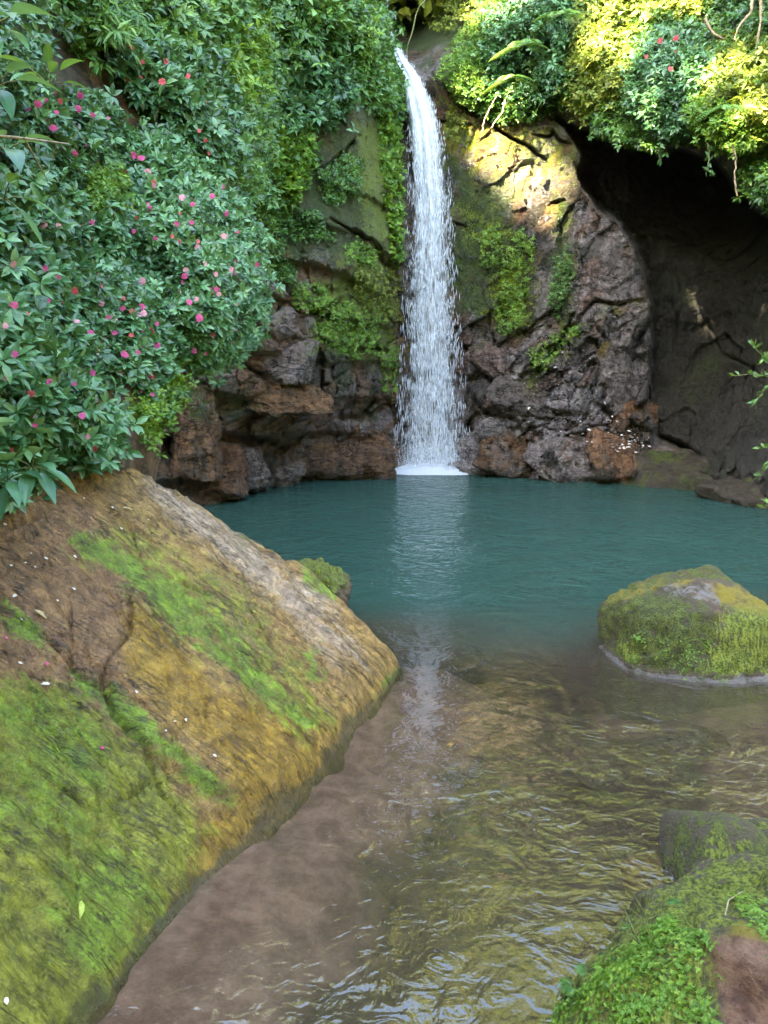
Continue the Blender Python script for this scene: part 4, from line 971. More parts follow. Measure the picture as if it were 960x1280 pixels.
def sprigs(poly, depth, thick, n, per, L, droop=.3, spread=.9, up=.7, out=.6, wid=1.0, lump=.5, lumpf=1.4, seed=0, minoff=0.0):
    q = in_poly(poly, n)
    ed, _ = seg_dist(q[:, 0], q[:, 1], poly, True)
    Y0 = depth(q[:, 0], q[:, 1])
    sc = Y0 / F
    dome = np.clip(ed * sc / (thick * 1.0 + 1e-6), 0.02, 1) ** .4
    q = q + rng.normal(0, 1, q.shape) * (L * .45 / sc)[:, None] * (1 + 1.5 * (rng.random((n, 1)) < .12))
    Pq = at(q[:, 0], q[:, 1], Y0)
    lm = .7 * vnoise(Pq * lumpf / max(thick, .12) * .5, 100 + seed) + .6 * vnoise(Pq * lumpf / max(thick, .12) * 1.3, 140 + seed)
    keep = lm + rng.normal(0, .12, n) > -.30
    o = minoff + thick * dome * (0.55 + 0.45 * rng.random(n) ** .5) * (1 + lump * 1.5 * lm)
    o = np.maximum(o, 0) * np.where(rng.random(n) < .25, rng.random(n), 1) + L * .8 * rng.random(n) ** 4
    B = at(q[:, 0], q[:, 1], Y0 - o)[keep]; n = len(B)
    vd = norm(CAM - B)
    ax = norm(vd * out + np.array([0, 0, up]) + rng.normal(0, .38, (n, 3)))
    e1 = norm(np.cross(ax, rng.normal(size=(n, 3)))); e2 = np.cross(ax, e1)
    a0 = rng.random(n) * 6.28; tone = np.clip(.45 + .75 * lm[keep] + rng.normal(0, .16, n), 0, 1)
    O, Dn, Nn, LL, TT = [], [], [], [], []
    for k in range(per):
        a = a0 + k * 2.4; r = spread * (0.6 + .5 * rng.random(n))
        d = ax * (1 - .7 * r[:, None] + .25 * rng.normal(size=(n, 1))) + (np.cos(a)[:, None] * e1 + np.sin(a)[:, None] * e2) * r[:, None]
        d = norm(d); d[:, 2] -= droop * rng.uniform(.4, 1.3, n); d = norm(d)
        O.append(B + d * L * .08 - ax * L * .12 * (k / per)); Dn.append(d); Nn.append(ax + .2 * rng.normal(size=(n, 3)))
        LL.append(L * rng.uniform(.6, 1.2, n)); TT.append(np.clip(tone + rng.normal(0, .2, n), 0, 1))
    O, Dn, Nn = map(np.concatenate, (O, Dn, Nn)); LL = np.concatenate(LL); TT = np.concatenate(TT)
    return B, ax, (O, Dn, Nn, LL, np.full(len(O), wid) * rng.uniform(.85, 1.15, len(O)), TT)

def tube(pts, r0, r1, seg=6):
    pts = np.array(pts, float); n = len(pts)
    t = norm(np.gradient(pts, axis=0)); a = norm(np.cross(t, np.tile([.3, .5, .81], (n, 1)))); b_ = np.cross(t, a)
    rr = np.linspace(r0, r1, n); th = np.arange(seg) / seg * 2 * PI
    V = pts[:, None] + rr[:, None, None] * (np.cos(th)[None, :, None] * a[:, None] + np.sin(th)[None, :, None] * b_[:, None])
    i = np.arange(n * seg).reshape(n, seg); j = np.roll(i, -1, 1)
    return V.reshape(-1, 3), np.stack([i[:-1], j[:-1], j[1:], i[1:]], -1).reshape(-1, 4)

def join(*ms):
    V, Fs, o = [], [], 0
    for v, f in ms:
        V.append(v); Fs.append(np.asarray(f) + o); o += len(v)
    return np.concatenate(V), [f for f in [np.concatenate([g for g in Fs if g.shape[1] == k]) for k in (3, 4) if any(g.shape[1] == k for g in Fs)]]

# flowers: one five-petalled mesh per colour, shared by every copy
def flower_mesh(name, mat):
    V, Fq = [], []
    for k in range(5):
        a = k * 2 * PI / 5; r = 1.0 if k % 2 else .85
        loc = np.array([[0.02, 0, 0], [.45, .40, .14], [.9, .34, .02], [.9, -.34, .04], [.45, -.40, .14]]) * [r, 1, 1]
        R = np.array([[math.cos(a), -math.sin(a), 0], [math.sin(a), math.cos(a), 0], [0, 0, 1]])
        V.append(loc @ R.T); o = k * 5; Fq += [[o, o + 2, o + 1], [o, o + 3, o + 2], [o, o + 4, o + 3]]
    return mesh(name, np.concatenate(V), np.array(Fq), mat)
FLM = {'pink': flower_mesh('flower', M['pink']), 'coral': flower_mesh('flower', M['coral']), 'blush': flower_mesh('flower', M['blush'])}

def place_flowers(root, B, ax, n, size, mats=('pink', 'coral', 'blush'), poly=None, pts=None):
    """flowers sit at the tips of the outermost sprigs"""
    vis = np.argsort(B @ norm(CAM - B.mean(0)))[::-1][:max(n * 3, int(len(B) * .6))]
    ids = rng.choice(vis, min(n, len(vis)), replace=False)
    if pts is not None:
        bx, by = proj(B); ids = []
        for (x_, y_) in pts:
            d = np.hypot(bx - x_, by - y_) ; c = np.argsort(d)[:8]; dist = np.linalg.norm(B[c] - CAM, axis=1); ids.append(c[np.argmin(dist)])
    for i in ids:
        o = link('flower', FLM[mats[rng.integers(len(mats))]], root)
        d = Vector(norm(norm(CAM - B[i]) * .8 + ax[i] * .5 + rng.normal(0, .3, 3)))
        o.rotation_euler = d.to_track_quat('Z', 'Y').to_euler()
        o.rotation_euler.rotate_axis('Z', float(rng.random() * 6.28))
        s_ = size * rng.uniform(.7, 1.25); o.scale = (s_, s_, s_)
        o.location = Vector(B[i] + norm(CAM - B[i]) * size * 1.8 + ax[i] * size * .8) - root.location

def shrub(name, poly, depth, thick, n, per, L, mat, label, cat='shrub', tpl=LEAF4, flowers=0, fsize=.03, fpts=None, fm=('pink', 'pink', 'blush', 'coral', 'pink'), stems=10, part_name='foliage', group=None, **kw):
    B, ax, lv = sprigs(poly, depth, thick, n, per, L, **kw)
    c = np.array(poly, float).mean(0); b0 = at(c[0], c[1], float(depth(c[0:1], c[1:2])[0]))
    root = empty(name, b0, label, cat, group)
    V, fs, at_ = leaves(*lv, tpl)
    part(part_name, V, fs, M[mat], root, at_, smooth=False)
    if stems:
        ms = []
        for i in rng.choice(len(B), min(stems, len(B)), replace=False):
            e = B[i]; s0 = b0 * .35 + e * .65 + norm(e - CAM) * thick * .9 + np.array([0, 0, -L * 1.5])
            mid = (s0 + e) / 2 + rng.normal(0, L * .3, 3)
            V, Fq = tube([s0, mid, e], L * .035, L * .02, 5); part('stem', V, Fq, M['stem'], root)
    if fpts: place_flowers(root, B, ax, 0, fsize * .98, fm, pts=fpts); flowers = int(len(fpts) * (1.5 if fsize < .04 else 0))
    if flowers: place_flowers(root, B, ax, flowers, fsize * .78, fm)
    return root

def fern(loc, facing, nfr, L, label, mat='fern', group=None, up=.3):
    """a fern of separate arching fronds"""
    root = empty('fern', loc, label, 'fern', group)
    f = norm(np.array(facing, float)); sd = norm(np.cross(f, [0, 0, 1.0]))
    for k in range(nfr):
        a = (k / max(nfr - 1, 1) - .5) * 2.6 + rng.normal(0, .15)
        d = norm(f * math.cos(a) * .8 + sd * math.sin(a) + np.array([0, 0, up * rng.uniform(.5, 1.2)])); l = L * rng.uniform(.75, 1.15)
        t = np.linspace(0, 1, 22)
        C_ = np.array(loc) + d * (t * l)[:, None] + np.array([0, 0, -1.0]) * (l * .75 * t ** 1.7)[:, None]
        tg = norm(np.gradient(C_, axis=0)); s_ = norm(np.cross(tg, [0, 0, 1.0])); nn = np.cross(s_, tg)
        O, Dn, Nn, LL = [], [], [], []
        for sgn in (-1, 1):
            O.append(C_[2:]); Dn.append(s_[2:] * sgn + tg[2:] * .45 - nn[2:] * .1); Nn.append(nn[2:]); LL.append(l * .26 * np.sin(np.clip(t[2:] * 1.02 + .06, 0, 1) * PI) ** .7 + .01 * l)
        V, fs, at_ = leaves(np.concatenate(O), np.concatenate(Dn), np.concatenate(Nn), np.concatenate(LL), np.full(40, .34), np.clip(rng.normal(.5, .15, 40) + rng.normal(0, .1), 0, 1), LEAF4)
        part('frond', V, fs, M[mat], root, at_, smooth=False)
    return root

def broad_plant(loc, dirs, L, mat, label, name='broad_leaf_plant', wid=.9):
    root = empty(name, loc, label, 'plant')
    for d in dirs:
        d = norm(np.array(d, float)); l = L * rng.uniform(.8, 1.15)
        st = [np.array(loc), np.array(loc) + d * l * .25 + np.array([0, 0, l * .1]), np.array(loc) + d * l * .5 + np.array([0, 0, l * .12])]
        lf_ = np.linspace(0, 1, 9); w = np.sin(np.clip(lf_ * .97 + .03, 0, 1) ** .8 * PI) * .24 * l * wid
        sd = norm(np.cross(d, [0, 0, 1.0])); nn = np.cross(sd, d)
        C_ = st[-1] + d * (lf_ * l)[:, None] + np.array([0, 0, -1.0]) * (l * .38 * lf_ ** 2)[:, None]
        V = np.concatenate([C_ + sd * w[:, None] + nn * (w * .3)[:, None], C_, C_ - sd * w[:, None] + nn * (w * .3)[:, None]])
        i = np.arange(9)
        Fq = np.concatenate([np.stack([i[:-1], i[:-1] + 9, i[1:] + 9, i[1:]], -1), np.stack([i[:-1] + 9, i[:-1] + 18, i[1:] + 18, i[1:] + 9], -1)])
        lf = part('leaf', V, Fq, M[mat], root, {'tint': np.full(27, np.clip(rng.normal(.5, .2), 0, 1)), 'rib': np.r_[np.zeros(9), np.ones(9), np.zeros(9)]})
        tv, tf = tube(st, l * .018, l * .014, 5)
        part('stem', tv, tf, M['stem'], root)
    return root

bank_d = lambda x, y: bankY(x, y)
cliff_d = lambda x, y: cliff_depth(x, y)

def undergrowth(poly, depth, thick, n, per, L, mat, label, **kw):
    B, ax, lv = sprigs(poly, depth, thick, n, per, L, **kw)
    V, fs, at_ = leaves(*lv, LEAF4)
    return solid('undergrowth', V, fs, M[mat], label, 'undergrowth', kind='stuff', attrs=at_, smooth=False)
undergrowth([(-230, 210), (60, 120), (140, 130), (230, 190), (300, 240), (320, 300), (300, 420), (230, 450), (150, 480), (60, 600), (-230, 640)], bank_d, .16, 5200, 5, .07, 'dkgreen', 'low green growth filling in between the flowered shrubs', droop=.3)
undergrowth([(-230, -80), (60, -80), (75, 30), (50, 120), (-230, 220)], bank_d, .2, 2200, 5, .07, 'dkgreen', 'low green growth in the top left corner', droop=.3)
undergrowth([(150, -80), (360, -80), (350, 150), (330, 260), (300, 240), (250, 210), (160, 100)], bank_d, .25, 2600, 5, .09, 'green', 'low green growth over the upper bank', droop=.4)
undergrowth([(290, -80), (505, -80), (503, 160), (470, 150), (440, 110), (395, 140), (395, 210), (330, 300), (290, 250)], cliff_d, .3, 3200, 5, .12, 'green', 'low green growth over the upper left cliff', droop=.5)
undergrowth([(560, 90), (600, 10), (640, -80), (1020, -80), (1020, 190), (930, 190), (850, 175), (790, 165), (700, 140), (600, 140)], cliff_d, .35, 4200, 5, .10, 'green', 'low green growth along the right rim', droop=.5)
undergrowth([(560, -40), (1085, -40), (1085, -292), (560, -292)], cliff_d, .9, 5200, 5, .17, 'yellow', 'sunny scrub on the slope above the right rim', droop=.5)
# ---- left bank shrubs
FG = 'pink flowered shrubs on the left bank'
near_pts = [(22, 385), (30, 440), (42, 402), (80, 430), (108, 398), (130, 365), (145, 385), (22, 340), (62, 345), (90, 330), (110, 410), (118, 455), (132, 435), (148, 500), (40, 505), (45, 525), (112, 545), (124, 572), (100, 515), (12, 420), (70, 375), (88, 300 + 90), (58, 290), (8, 470), (140, 420), (60, 470), (28, 560), (95, 470)]
shrub('flowering_shrub', [(-190, 330), (20, 300), (70, 320), (100, 365), (130, 430), (150, 500), (148, 560), (115, 580), (70, 590), (20, 620), (-190, 640)], bank_d, .40, 1500, 7, .098, 'imp', 'nearest pink flowered shrub hanging over the top of the sloping slab', tpl=LEAF8, fpts=near_pts, fsize=.024, stems=26, group=FG, out=.75, up=.6, droop=.35)
shrub('flowering_shrub', [(215, 310), (300, 260), (332, 300), (338, 350), (330, 410), (300, 450), (262, 470), (232, 455), (222, 420), (205, 370)], bank_d, .46, 1150, 7, .085, 'imp', 'rounded pink flowered shrub overhanging the rock face by the pool', tpl=LEAF8,
      fpts=[(225, 360), (262, 275), (280, 300), (300, 290), (290, 335), (250, 330), (275, 350), (315, 330), (300, 380), (240, 380), (268, 420), (262, 432), (305, 405), (248, 445), (232, 340), (318, 300), (285, 265), (240, 300), (255, 400), (225, 310), (270, 365), (300, 345)], fsize=.030, stems=20, group=FG, out=.75, up=.55, droop=.4)
shrub('flowering_shrub', [(60, 320), (130, 320), (205, 360), (225, 420), (212, 480), (185, 500), (150, 470), (120, 420), (80, 380)], bank_d, .36, 640, 7, .082, 'imp', 'pink flowered shrub spilling down between the nearest shrub and the rounded one', tpl=LEAF8,
      fpts=[(150, 365), (165, 385), (185, 395), (178, 380), (195, 400), (190, 415), (172, 420), (145, 425), (160, 440), (180, 440), (197, 475), (165, 485), (150, 400), (200, 430), (175, 350), (130, 380), (140, 440), (172, 388), (182, 384), (176, 395), (145, 437)], fsize=.028, stems=14, group=FG, out=.7, up=.6)
shrub('flowering_shrub', [(150, 160), (210, 170), (270, 220), (310, 250), (300, 280), (220, 320), (140, 330), (90, 290), (110, 240), (160, 230)], bank_d, .38, 1050, 7, .082, 'imp', 'broad pink flowered shrub across the middle of the bank above the rounded one', tpl=LEAF8,
      fpts=[(165, 190), (172, 192), (180, 220), (190, 222), (200, 240), (235, 250), (265, 252), (290, 270), (310, 262), (222, 283), (215, 290), (150, 215), (175, 205), (245, 290), (280, 225), (120, 280), (255, 230), (190, 262), (200, 300), (230, 310), (168, 200)], fsize=.028, stems=14, group=FG, out=.7, up=.6)
shrub('flowering_shrub', [(30, 130), (70, 108), (130, 120), (155, 160), (150, 200), (95, 215), (45, 190)], bank_d, .35, 330, 7, .085, 'dkgreen', 'dark leaved pink flowered shrub high on the bank by the bare soil', tpl=LEAF8,
      fpts=[(52, 130), (68, 136), (60, 128), (82, 118), (100, 138), (95, 148), (115, 150), (105, 118), (118, 138), (80, 185), (92, 188), (135, 148), (75, 165)], fsize=.026, stems=10, group=FG, out=.7, up=.6)
shrub('flowering_shrub', [(-190, 260), (20, 215), (60, 215), (105, 235), (95, 300), (60, 330), (-190, 350)], bank_d, .4, 680, 6, .10, 'dkgreen', 'dark leaved shrub with few flowers above the nearest flowered shrub', tpl=LEAF8, fpts=[(58, 290), (50, 288), (28, 300), (70, 280), (100, 288)], fsize=.028, stems=10, group=FG)
shrub('shrub', [(105, 215), (150, 205), (165, 240), (150, 268), (115, 262)], bank_d, .25, 330, 6, .05, 'lime', 'yellow green fine leaved plant in the middle of the flowered bank', stems=6, minoff=.25)
shrub('flowering_shrub', [(130, 70), (170, 40), (235, 50), (290, 90), (305, 150), (300, 205), (270, 220), (235, 180), (195, 140), (150, 110)], bank_d, .6, 640, 7, .115, 'dkgreen', 'tall sparsely flowered shrub on the upper bank under the yellowish one', tpl=LEAF8,
      fpts=[(158, 50), (165, 52), (198, 62), (205, 75), (236, 60), (210, 100), (205, 112), (250, 170), (258, 175), (180, 80), (240, 100)], fsize=.032, fm=('coral',), stems=18, group=FG, out=.65, up=.5, droop=.5)
shrub('shrub', [(280, 30), (325, 20), (340, 80), (320, 140), (290, 120), (275, 70)], bank_d, .5, 360, 6, .12, 'lime', 'yellowish green leafy shrub on the upper bank beside the tall flowered one', stems=8, droop=.5)
shrub('shrub', [(70, -40), (160, -40), (170, 20), (150, 60), (100, 70), (75, 30)], bank_d, .35, 330, 6, .095, 'green', 'green leafy shrub beside the bare soil at the top of the bank', stems=8, droop=.5)
shrub('fern', [(110, -40), (150, -40), (165, 30), (150, 60), (120, 40)], bank_d, .45, 120, 9, .14, 'fern', 'drooping grey green fern mass at the top edge over the bare soil', cat='fern', tpl=NEEDLE, stems=0, part_name='foliage', droop=.9, wid=1.3, minoff=.3)
shrub('shrub', [(160, -40), (250, -40), (265, 30), (240, 60), (180, 50)], bank_d, .45, 420, 6, .11, 'green', 'mid green shrub along the top edge above the tall flowered one', stems=8, droop=.4)
shrub('shrub', [(245, -50), (340, -50), (350, 10), (320, 40), (260, 40)], bank_d, .5, 420, 6, .13, 'green', 'mid green shrub along the top edge above the yellowish shrub', stems=8, droop=.4)
shrub('shrub', [(335, -50), (430, -50), (440, 40), (400, 80), (350, 70)], cliff_d, .9, 620, 6, .19, 'green', 'leafy green shrub at the top edge left of the hanging vine', stems=8, droop=.5)
shrub('shrub', [(330, 60), (420, 60), (450, 110), (420, 160), (350, 160), (320, 120)], cliff_d, .8, 760, 6, .16, 'dkgreen', 'bluish green shrub over the upper left cliff below the top edge', stems=8, droop=.5)
shrub('shrub', [(425, -50), (478, -50), (490, 40), (500, 90), (500, 150), (460, 140), (430, 80)], cliff_d, .55, 700, 6, .17, 'green', 'green shrub crowding the left side of the waterfall lip', stems=8, droop=.5)
shrub('creeper', [(320, 140), (385, 150), (395, 200), (370, 250), (345, 240), (315, 190)], cliff_d, .45, 1300, 5, .075, 'lime', 'bright green creeper of small leaves on the upper left cliff', cat='creeper', stems=0, tpl=ROUND, minoff=.1, droop=.2)
shrub('creeper', [(300, 215), (345, 240), (365, 275), (340, 330), (310, 280)], cliff_d, .4, 520, 5, .08, 'green', 'green creeper trailing beside the rounded flowered shrub', cat='creeper', stems=0, minoff=.1)
shrub('creeper', [(395, 215), (430, 195), (455, 200), (450, 250), (410, 255)], cliff_d, .25, 460, 5, .07, 'green', 'leafy creeper on the ledge beside the bare red rock face', cat='creeper', stems=0, minoff=.05)
shrub('creeper', [(470, 130), (500, 140), (503, 330), (490, 330), (478, 220)], cliff_d, .25, 620, 5, .075, 'lime', 'long green creeper down the cliff edge left of the waterfall', cat='creeper', stems=0, tpl=ROUND, minoff=.05)
shrub('creeper', [(390, 380), (430, 370), (475, 395), (480, 440), (440, 450), (395, 425)], cliff_d, .22, 640, 5, .06, 'lime', 'lime green ferny patch on the left cliff beside the waterfall', cat='creeper', stems=0, minoff=.05, droop=.6)
shrub('creeper', [(440, 340), (495, 330), (495, 400), (470, 395), (440, 370)], cliff_d, .16, 420, 5, .05, 'yellow', 'yellow green moss tuft above the lime ferny patch', cat='creeper', stems=0, minoff=.03, droop=.6)
shrub('creeper', [(475, 440), (497, 430), (495, 490), (478, 492)], cliff_d, .15, 160, 5, .06, 'lime', 'small green tuft low on the cliff beside the falling water', cat='creeper', stems=0, minoff=.05)
shrub('creeper', [(205, 470), (232, 440), (225, 520), (185, 560), (170, 510)], bank_d, .25, 260, 6, .055, 'lime', 'small leaved green creeper under the spilling flowered shrub', cat='creeper', stems=0, minoff=.1)
shrub('creeper', [(455, 0), (470, 0), (468, 60), (458, 90), (450, 60)], cliff_d, .5, 300, 5, .10, 'lime', 'long hanging green vine at the top left of the waterfall', cat='vine', stems=0, droop=1.0, minoff=.5)
for poly, n_, L_, mt_, lb in [([(628, 320), (650, 285), (668, 300), (660, 370), (645, 420), (618, 415)], 520, .055, 'lime', 'lime green trailing moss plant on the wet face right of the waterfall'), ([(690, 330), (712, 300), (716, 350), (698, 400), (684, 380)], 260, .05, 'green', 'green trailing plant in the crack of the grey face right of the waterfall'),
                             ([(600, 290), (625, 280), (630, 330), (602, 335)], 200, .05, 'lime', 'small lime tuft on the dark green face beside the waterfall'), ([(660, 440), (715, 402), (728, 408), (672, 470)], 260, .05, 'lime', 'line of small plants along the slanting crack over the fallen rocks'),
                             ([(428, 298), (470, 308), (472, 335), (432, 328)], 240, .055, 'lime', 'small green tuft under the ledge at the left of the waterfall'), ([(338, 318), (366, 325), (372, 352), (342, 352)], 240, .055, 'green', 'small green tuft on the cliff beside the rounded flowered shrub'),
                             ([(362, 352), (412, 356), (408, 388), (368, 388)], 220, .05, 'lime', 'lime moss patch on the rusty face left of the waterfall'), ([(345, 255), (400, 262), (420, 300), (360, 300)], 420, .055, 'green', 'thin green creeper over the shaded rock below the bright creeper'),
                             ([(560, 135), (585, 150), (575, 180), (552, 170)], 160, .055, 'yellow', 'yellow green tuft on the mossy face just right of the waterfall')]:
    shrub('creeper', poly, cliff_d, .14, n_, 5, L_, mt_, lb, cat='creeper', stems=0, minoff=.04, droop=.7)
# near broad leaves at the left edge
def P_at(x_, y_, Y_): return at(x_, y_, Y_)
broad_plant(P_at(-12, 40, 3.3), [(1, -.3, .2), (.6, -.7, .0), (.3, -.6, -.5), (.9, .2, .5), (.2, -.8, .5), (.8, -.5, -.3), (-.2, -.5, .7)], .20, 'big', 'broad leaved plant leaning in at the top left corner')
broad_plant(P_at(-6, 110, 3.4), [(.9, -.4, .3), (.5, -.6, -.5), (.1, -.8, -.2), (.8, .1, .1)], .17, 'big', 'broad leaved plant just under the top left corner one')
broad_plant(P_at(62, 108, 4.6), [(.9, -.4, .5), (.5, -.8, .4), (-.7, -.5, .4), (.2, -.4, 1), (1, 0, .0), (-.2, -.9, -.1)], .20, 'fern', 'plant of long yellowish leaves above the dark flowered shrub', wid=.6)
broad_plant(P_at(8, 190, 3.7), [(1, -.4, .1), (.5, -.7, -.3), (.2, -.8, .2), (.9, .2, .4), (-.4, -.8, .1)], .17, 'big', 'broad leaved plant under the bare twig at the left edge')
broad_plant(P_at(5, 250, 3.8), [(1, -.2, -.2), (.6, -.7, .3), (.1, -.8, -.4), (.7, -.3, -.6)], .19, 'fern', 'plant with narrow yellowish leaves at the left edge', wid=.55)
broad_plant(P_at(40, 585, 3.75), [(.7, -.6, -.5), (.2, -.8, -.4), (-.5, -.7, -.2), (.9, -.2, -.3), (.4, -.5, .5), (-.3, -.7, .3), (.75, -.55, .1)], .17, 'big', 'large leaved plant at the foot of the nearest flowered shrub on the slab')
broad_plant(P_at(10, 600, 3.7), [(.5, -.7, -.2), (-.2, -.8, .2), (.1, -.7, -.6), (.9, -.4, .2), (.3, -.6, .6)], .18, 'big', 'large leaved plant at the left edge on top of the slab')
tw = empty('bare_twig', P_at(-30, 166, 3.4), 'thin bare grey twig reaching in from the left edge', 'twig')
V, Fq = tube([P_at(-30, 168, 3.4), P_at(20, 172, 3.5), P_at(55, 176, 3.6), P_at(86, 180, 3.7)], .007, .003); part('branch', V, Fq, M['twig'], tw)
V, Fq = tube([P_at(30, 172, 3.52), P_at(48, 205, 3.6), P_at(60, 226, 3.7)], .004, .002); part('branch', V, Fq, M['twig'], tw)
V, Fq = tube([P_at(70, 178, 3.65), P_at(68, 195, 3.7), P_at(66, 200, 3.75)], .003, .002); part('branch', V, Fq, M['twig'], tw)

# ---- right rim
shrub('ground_creeper', [(545, 95), (560, 60), (590, 20), (640, -30), (640, 40), (620, 110), (600, 145), (570, 125)], cliff_d, .28, 2000, 5, .06, 'lime', 'low green cover of tiny leaves on the slope right of the waterfall lip', cat='creeper', stems=0, minoff=.05)
shrub('shrub', [(600, 20), (680, -40), (720, -40), (715, 60), (720, 120), (690, 140), (640, 130), (600, 110)], cliff_d, .75, 1100, 6, .14, 'dkgreen', 'dark green bush on the rim right of the waterfall behind the fern', stems=12, droop=.5)
shrub('shrub', [(600, 90), (650, 100), (690, 130), (665, 152), (610, 148), (570, 115)], cliff_d, .45, 560, 6, .10, 'green', 'green bush fringing the rim over the mossy sunlit face', stems=6, droop=.6)
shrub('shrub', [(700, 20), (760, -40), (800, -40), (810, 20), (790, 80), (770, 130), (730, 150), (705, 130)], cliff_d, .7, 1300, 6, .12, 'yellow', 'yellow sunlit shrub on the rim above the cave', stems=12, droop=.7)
shrub('flowering_shrub', [(790, 60), (830, 20), (870, 20), (890, 80), (880, 150), (850, 178), (800, 170), (780, 120)], cliff_d, .8, 900, 6, .13, 'dkgreen', 'dark green shrub with few red flowers hanging over the cave', flowers=0, fpts=[(825, 48), (845, 55), (868, 54), (812, 75), (842, 62), (835, 90)], fsize=.045, fm=('coral',), stems=12, droop=.5)
shrub('shrub', [(740, 140), (800, 160), (830, 185), (790, 190), (740, 165)], cliff_d, .4, 400, 6, .11, 'green', 'thin fringe of leaves hanging from the cave lip', stems=5, droop=.8, minoff=.15)
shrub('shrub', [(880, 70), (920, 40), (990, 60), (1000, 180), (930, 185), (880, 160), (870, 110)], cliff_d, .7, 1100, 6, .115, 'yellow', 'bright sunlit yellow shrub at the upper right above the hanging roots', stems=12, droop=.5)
shrub('shrub', [(855, 110), (900, 120), (960, 160), (940, 185), (890, 190), (860, 160)], cliff_d, .55, 520, 6, .11, 'lime', 'lime green shrub at the lower edge of the sunlit rim', stems=6, droop=.6, minoff=.3)
shrub('shrub', [(880, -50), (1000, -50), (1000, 50), (930, 40), (885, 10)], cliff_d, .5, 500, 6, .13, 'dkgreen', 'dark shrub in the upper right corner behind the pale roots', stems=8)
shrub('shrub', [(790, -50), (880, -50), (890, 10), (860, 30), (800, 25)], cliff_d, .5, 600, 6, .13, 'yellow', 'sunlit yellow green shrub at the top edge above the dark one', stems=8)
shrub('shrub', [(925, 205), (960, 200), (1000, 210), (1000, 262), (950, 258), (930, 235)], cliff_d, .4, 360, 6, .11, 'green', 'green tuft hanging from the sunlit rock at the right edge', stems=5, droop=.6)
shrub('shrub', [(500, -20), (590, -20), (600, 20), (560, 40), (520, 20)], cliff_d, .4, 260, 6, .10, 'yellow', 'straggly plants in the dark cleft above the waterfall', stems=4, minoff=.1)
FN = 'ferns on the right rim'
for (x_, y_, of, nf, L, lb) in [(655, 60, 1.0, 6, .9, 'broad fern with arching fronds on the right rim'), (640, 100, .9, 5, .7, 'small drooping fern below the broad fern'), (700, 20, .9, 5, .8, 'fern at the edge of the yellow sunlit shrub'), (905, 135, 1.2, 5, .6, 'fern hanging among the lime leaves above the cave')]:
    fern(at(x_, y_, float(cliff_depth(x_, y_)) - of), (-.25, -1, .1), nf, L, lb, group=FN)
RG = 'pale roots hanging at the upper right'
for k, (pl_, lb) in enumerate([([(950, -20), (952, 20), (945, 60), (950, 110)], 'thick pale root hanging at the right edge above the sunlit shrub'), ([(942, -20), (940, 15), (925, 30), (918, 50)], 'curved pale root left of the thick one'), ([(880, 22), (890, 40), (905, 50), (915, 40), (930, 28)], 'looping pale root above the sunlit yellow shrub'),
                     ([(915, 180), (920, 200), (918, 225), (921, 245)], 'reddish root dangling below the sunlit rim into the cave'), ([(885, 178), (887, 195), (884, 212), (888, 216)], 'thin leafy vine dangling at the middle of the cave mouth'), ([(537, -10), (521, 15), (512, 50), (508, 68)], 'thin green vine hanging in front of the waterfall cleft'),
                     ([(620, 120), (610, 140), (602, 165)], 'pale hanging rootlet over the mossy face by the waterfall'), ([(632, 125), (625, 145), (614, 160)], 'second pale rootlet just right of the first on the mossy face'), ([(825, 178), (822, 190), (826, 200)], 'short twig with leaves at the left of the cave mouth')]):
    yy = float(cliff_depth(pl_[0][0], max(pl_[0][1], 0))) - (.95 if k not in (5,) else 3.0)
    a = np.array(pl_, float); t = np.linspace(0, 1, 14); s_ = np.linspace(0, 1, len(a))
    V, Fq = tube(at(np.interp(t, s_, a[:, 0]) + rng.normal(0, .6, 14), np.interp(t, s_, a[:, 1]), yy + .02 * rng.normal(size=14)), .03 if k < 3 else .016, .012, 5)
    o = solid('hanging_root' if k not in (4, 5, 8) else 'hanging_vine', V, Fq, M['root'] if k not in (4, 5, 8) else M['stem'], lb, 'root' if k not in (4, 5, 8) else 'vine', RG if k < 3 else None)
    if k in (4, 8):
        n = 14; c = at(np.interp(rng.random(n), s_, a[:, 0]), np.interp(rng.random(n), s_, a[:, 1]), yy)
        tt = rng.random(n); c = at(np.interp(tt, s_, a[:, 0]), np.interp(tt, s_, a[:, 1]), yy)
        V, fs, at_ = leaves(c, rng.normal(0, 1, (n, 3)) + [0, 0, -.6], rng.normal(0, 1, (n, 3)) + [0, -1, 0], np.full(n, .13), np.ones(n), rng.random(n), LEAF4)
        Vl = V - np.array(o.location); link('leaf', mesh('leaf', Vl, fs, M['dkgreen'], at_), o)
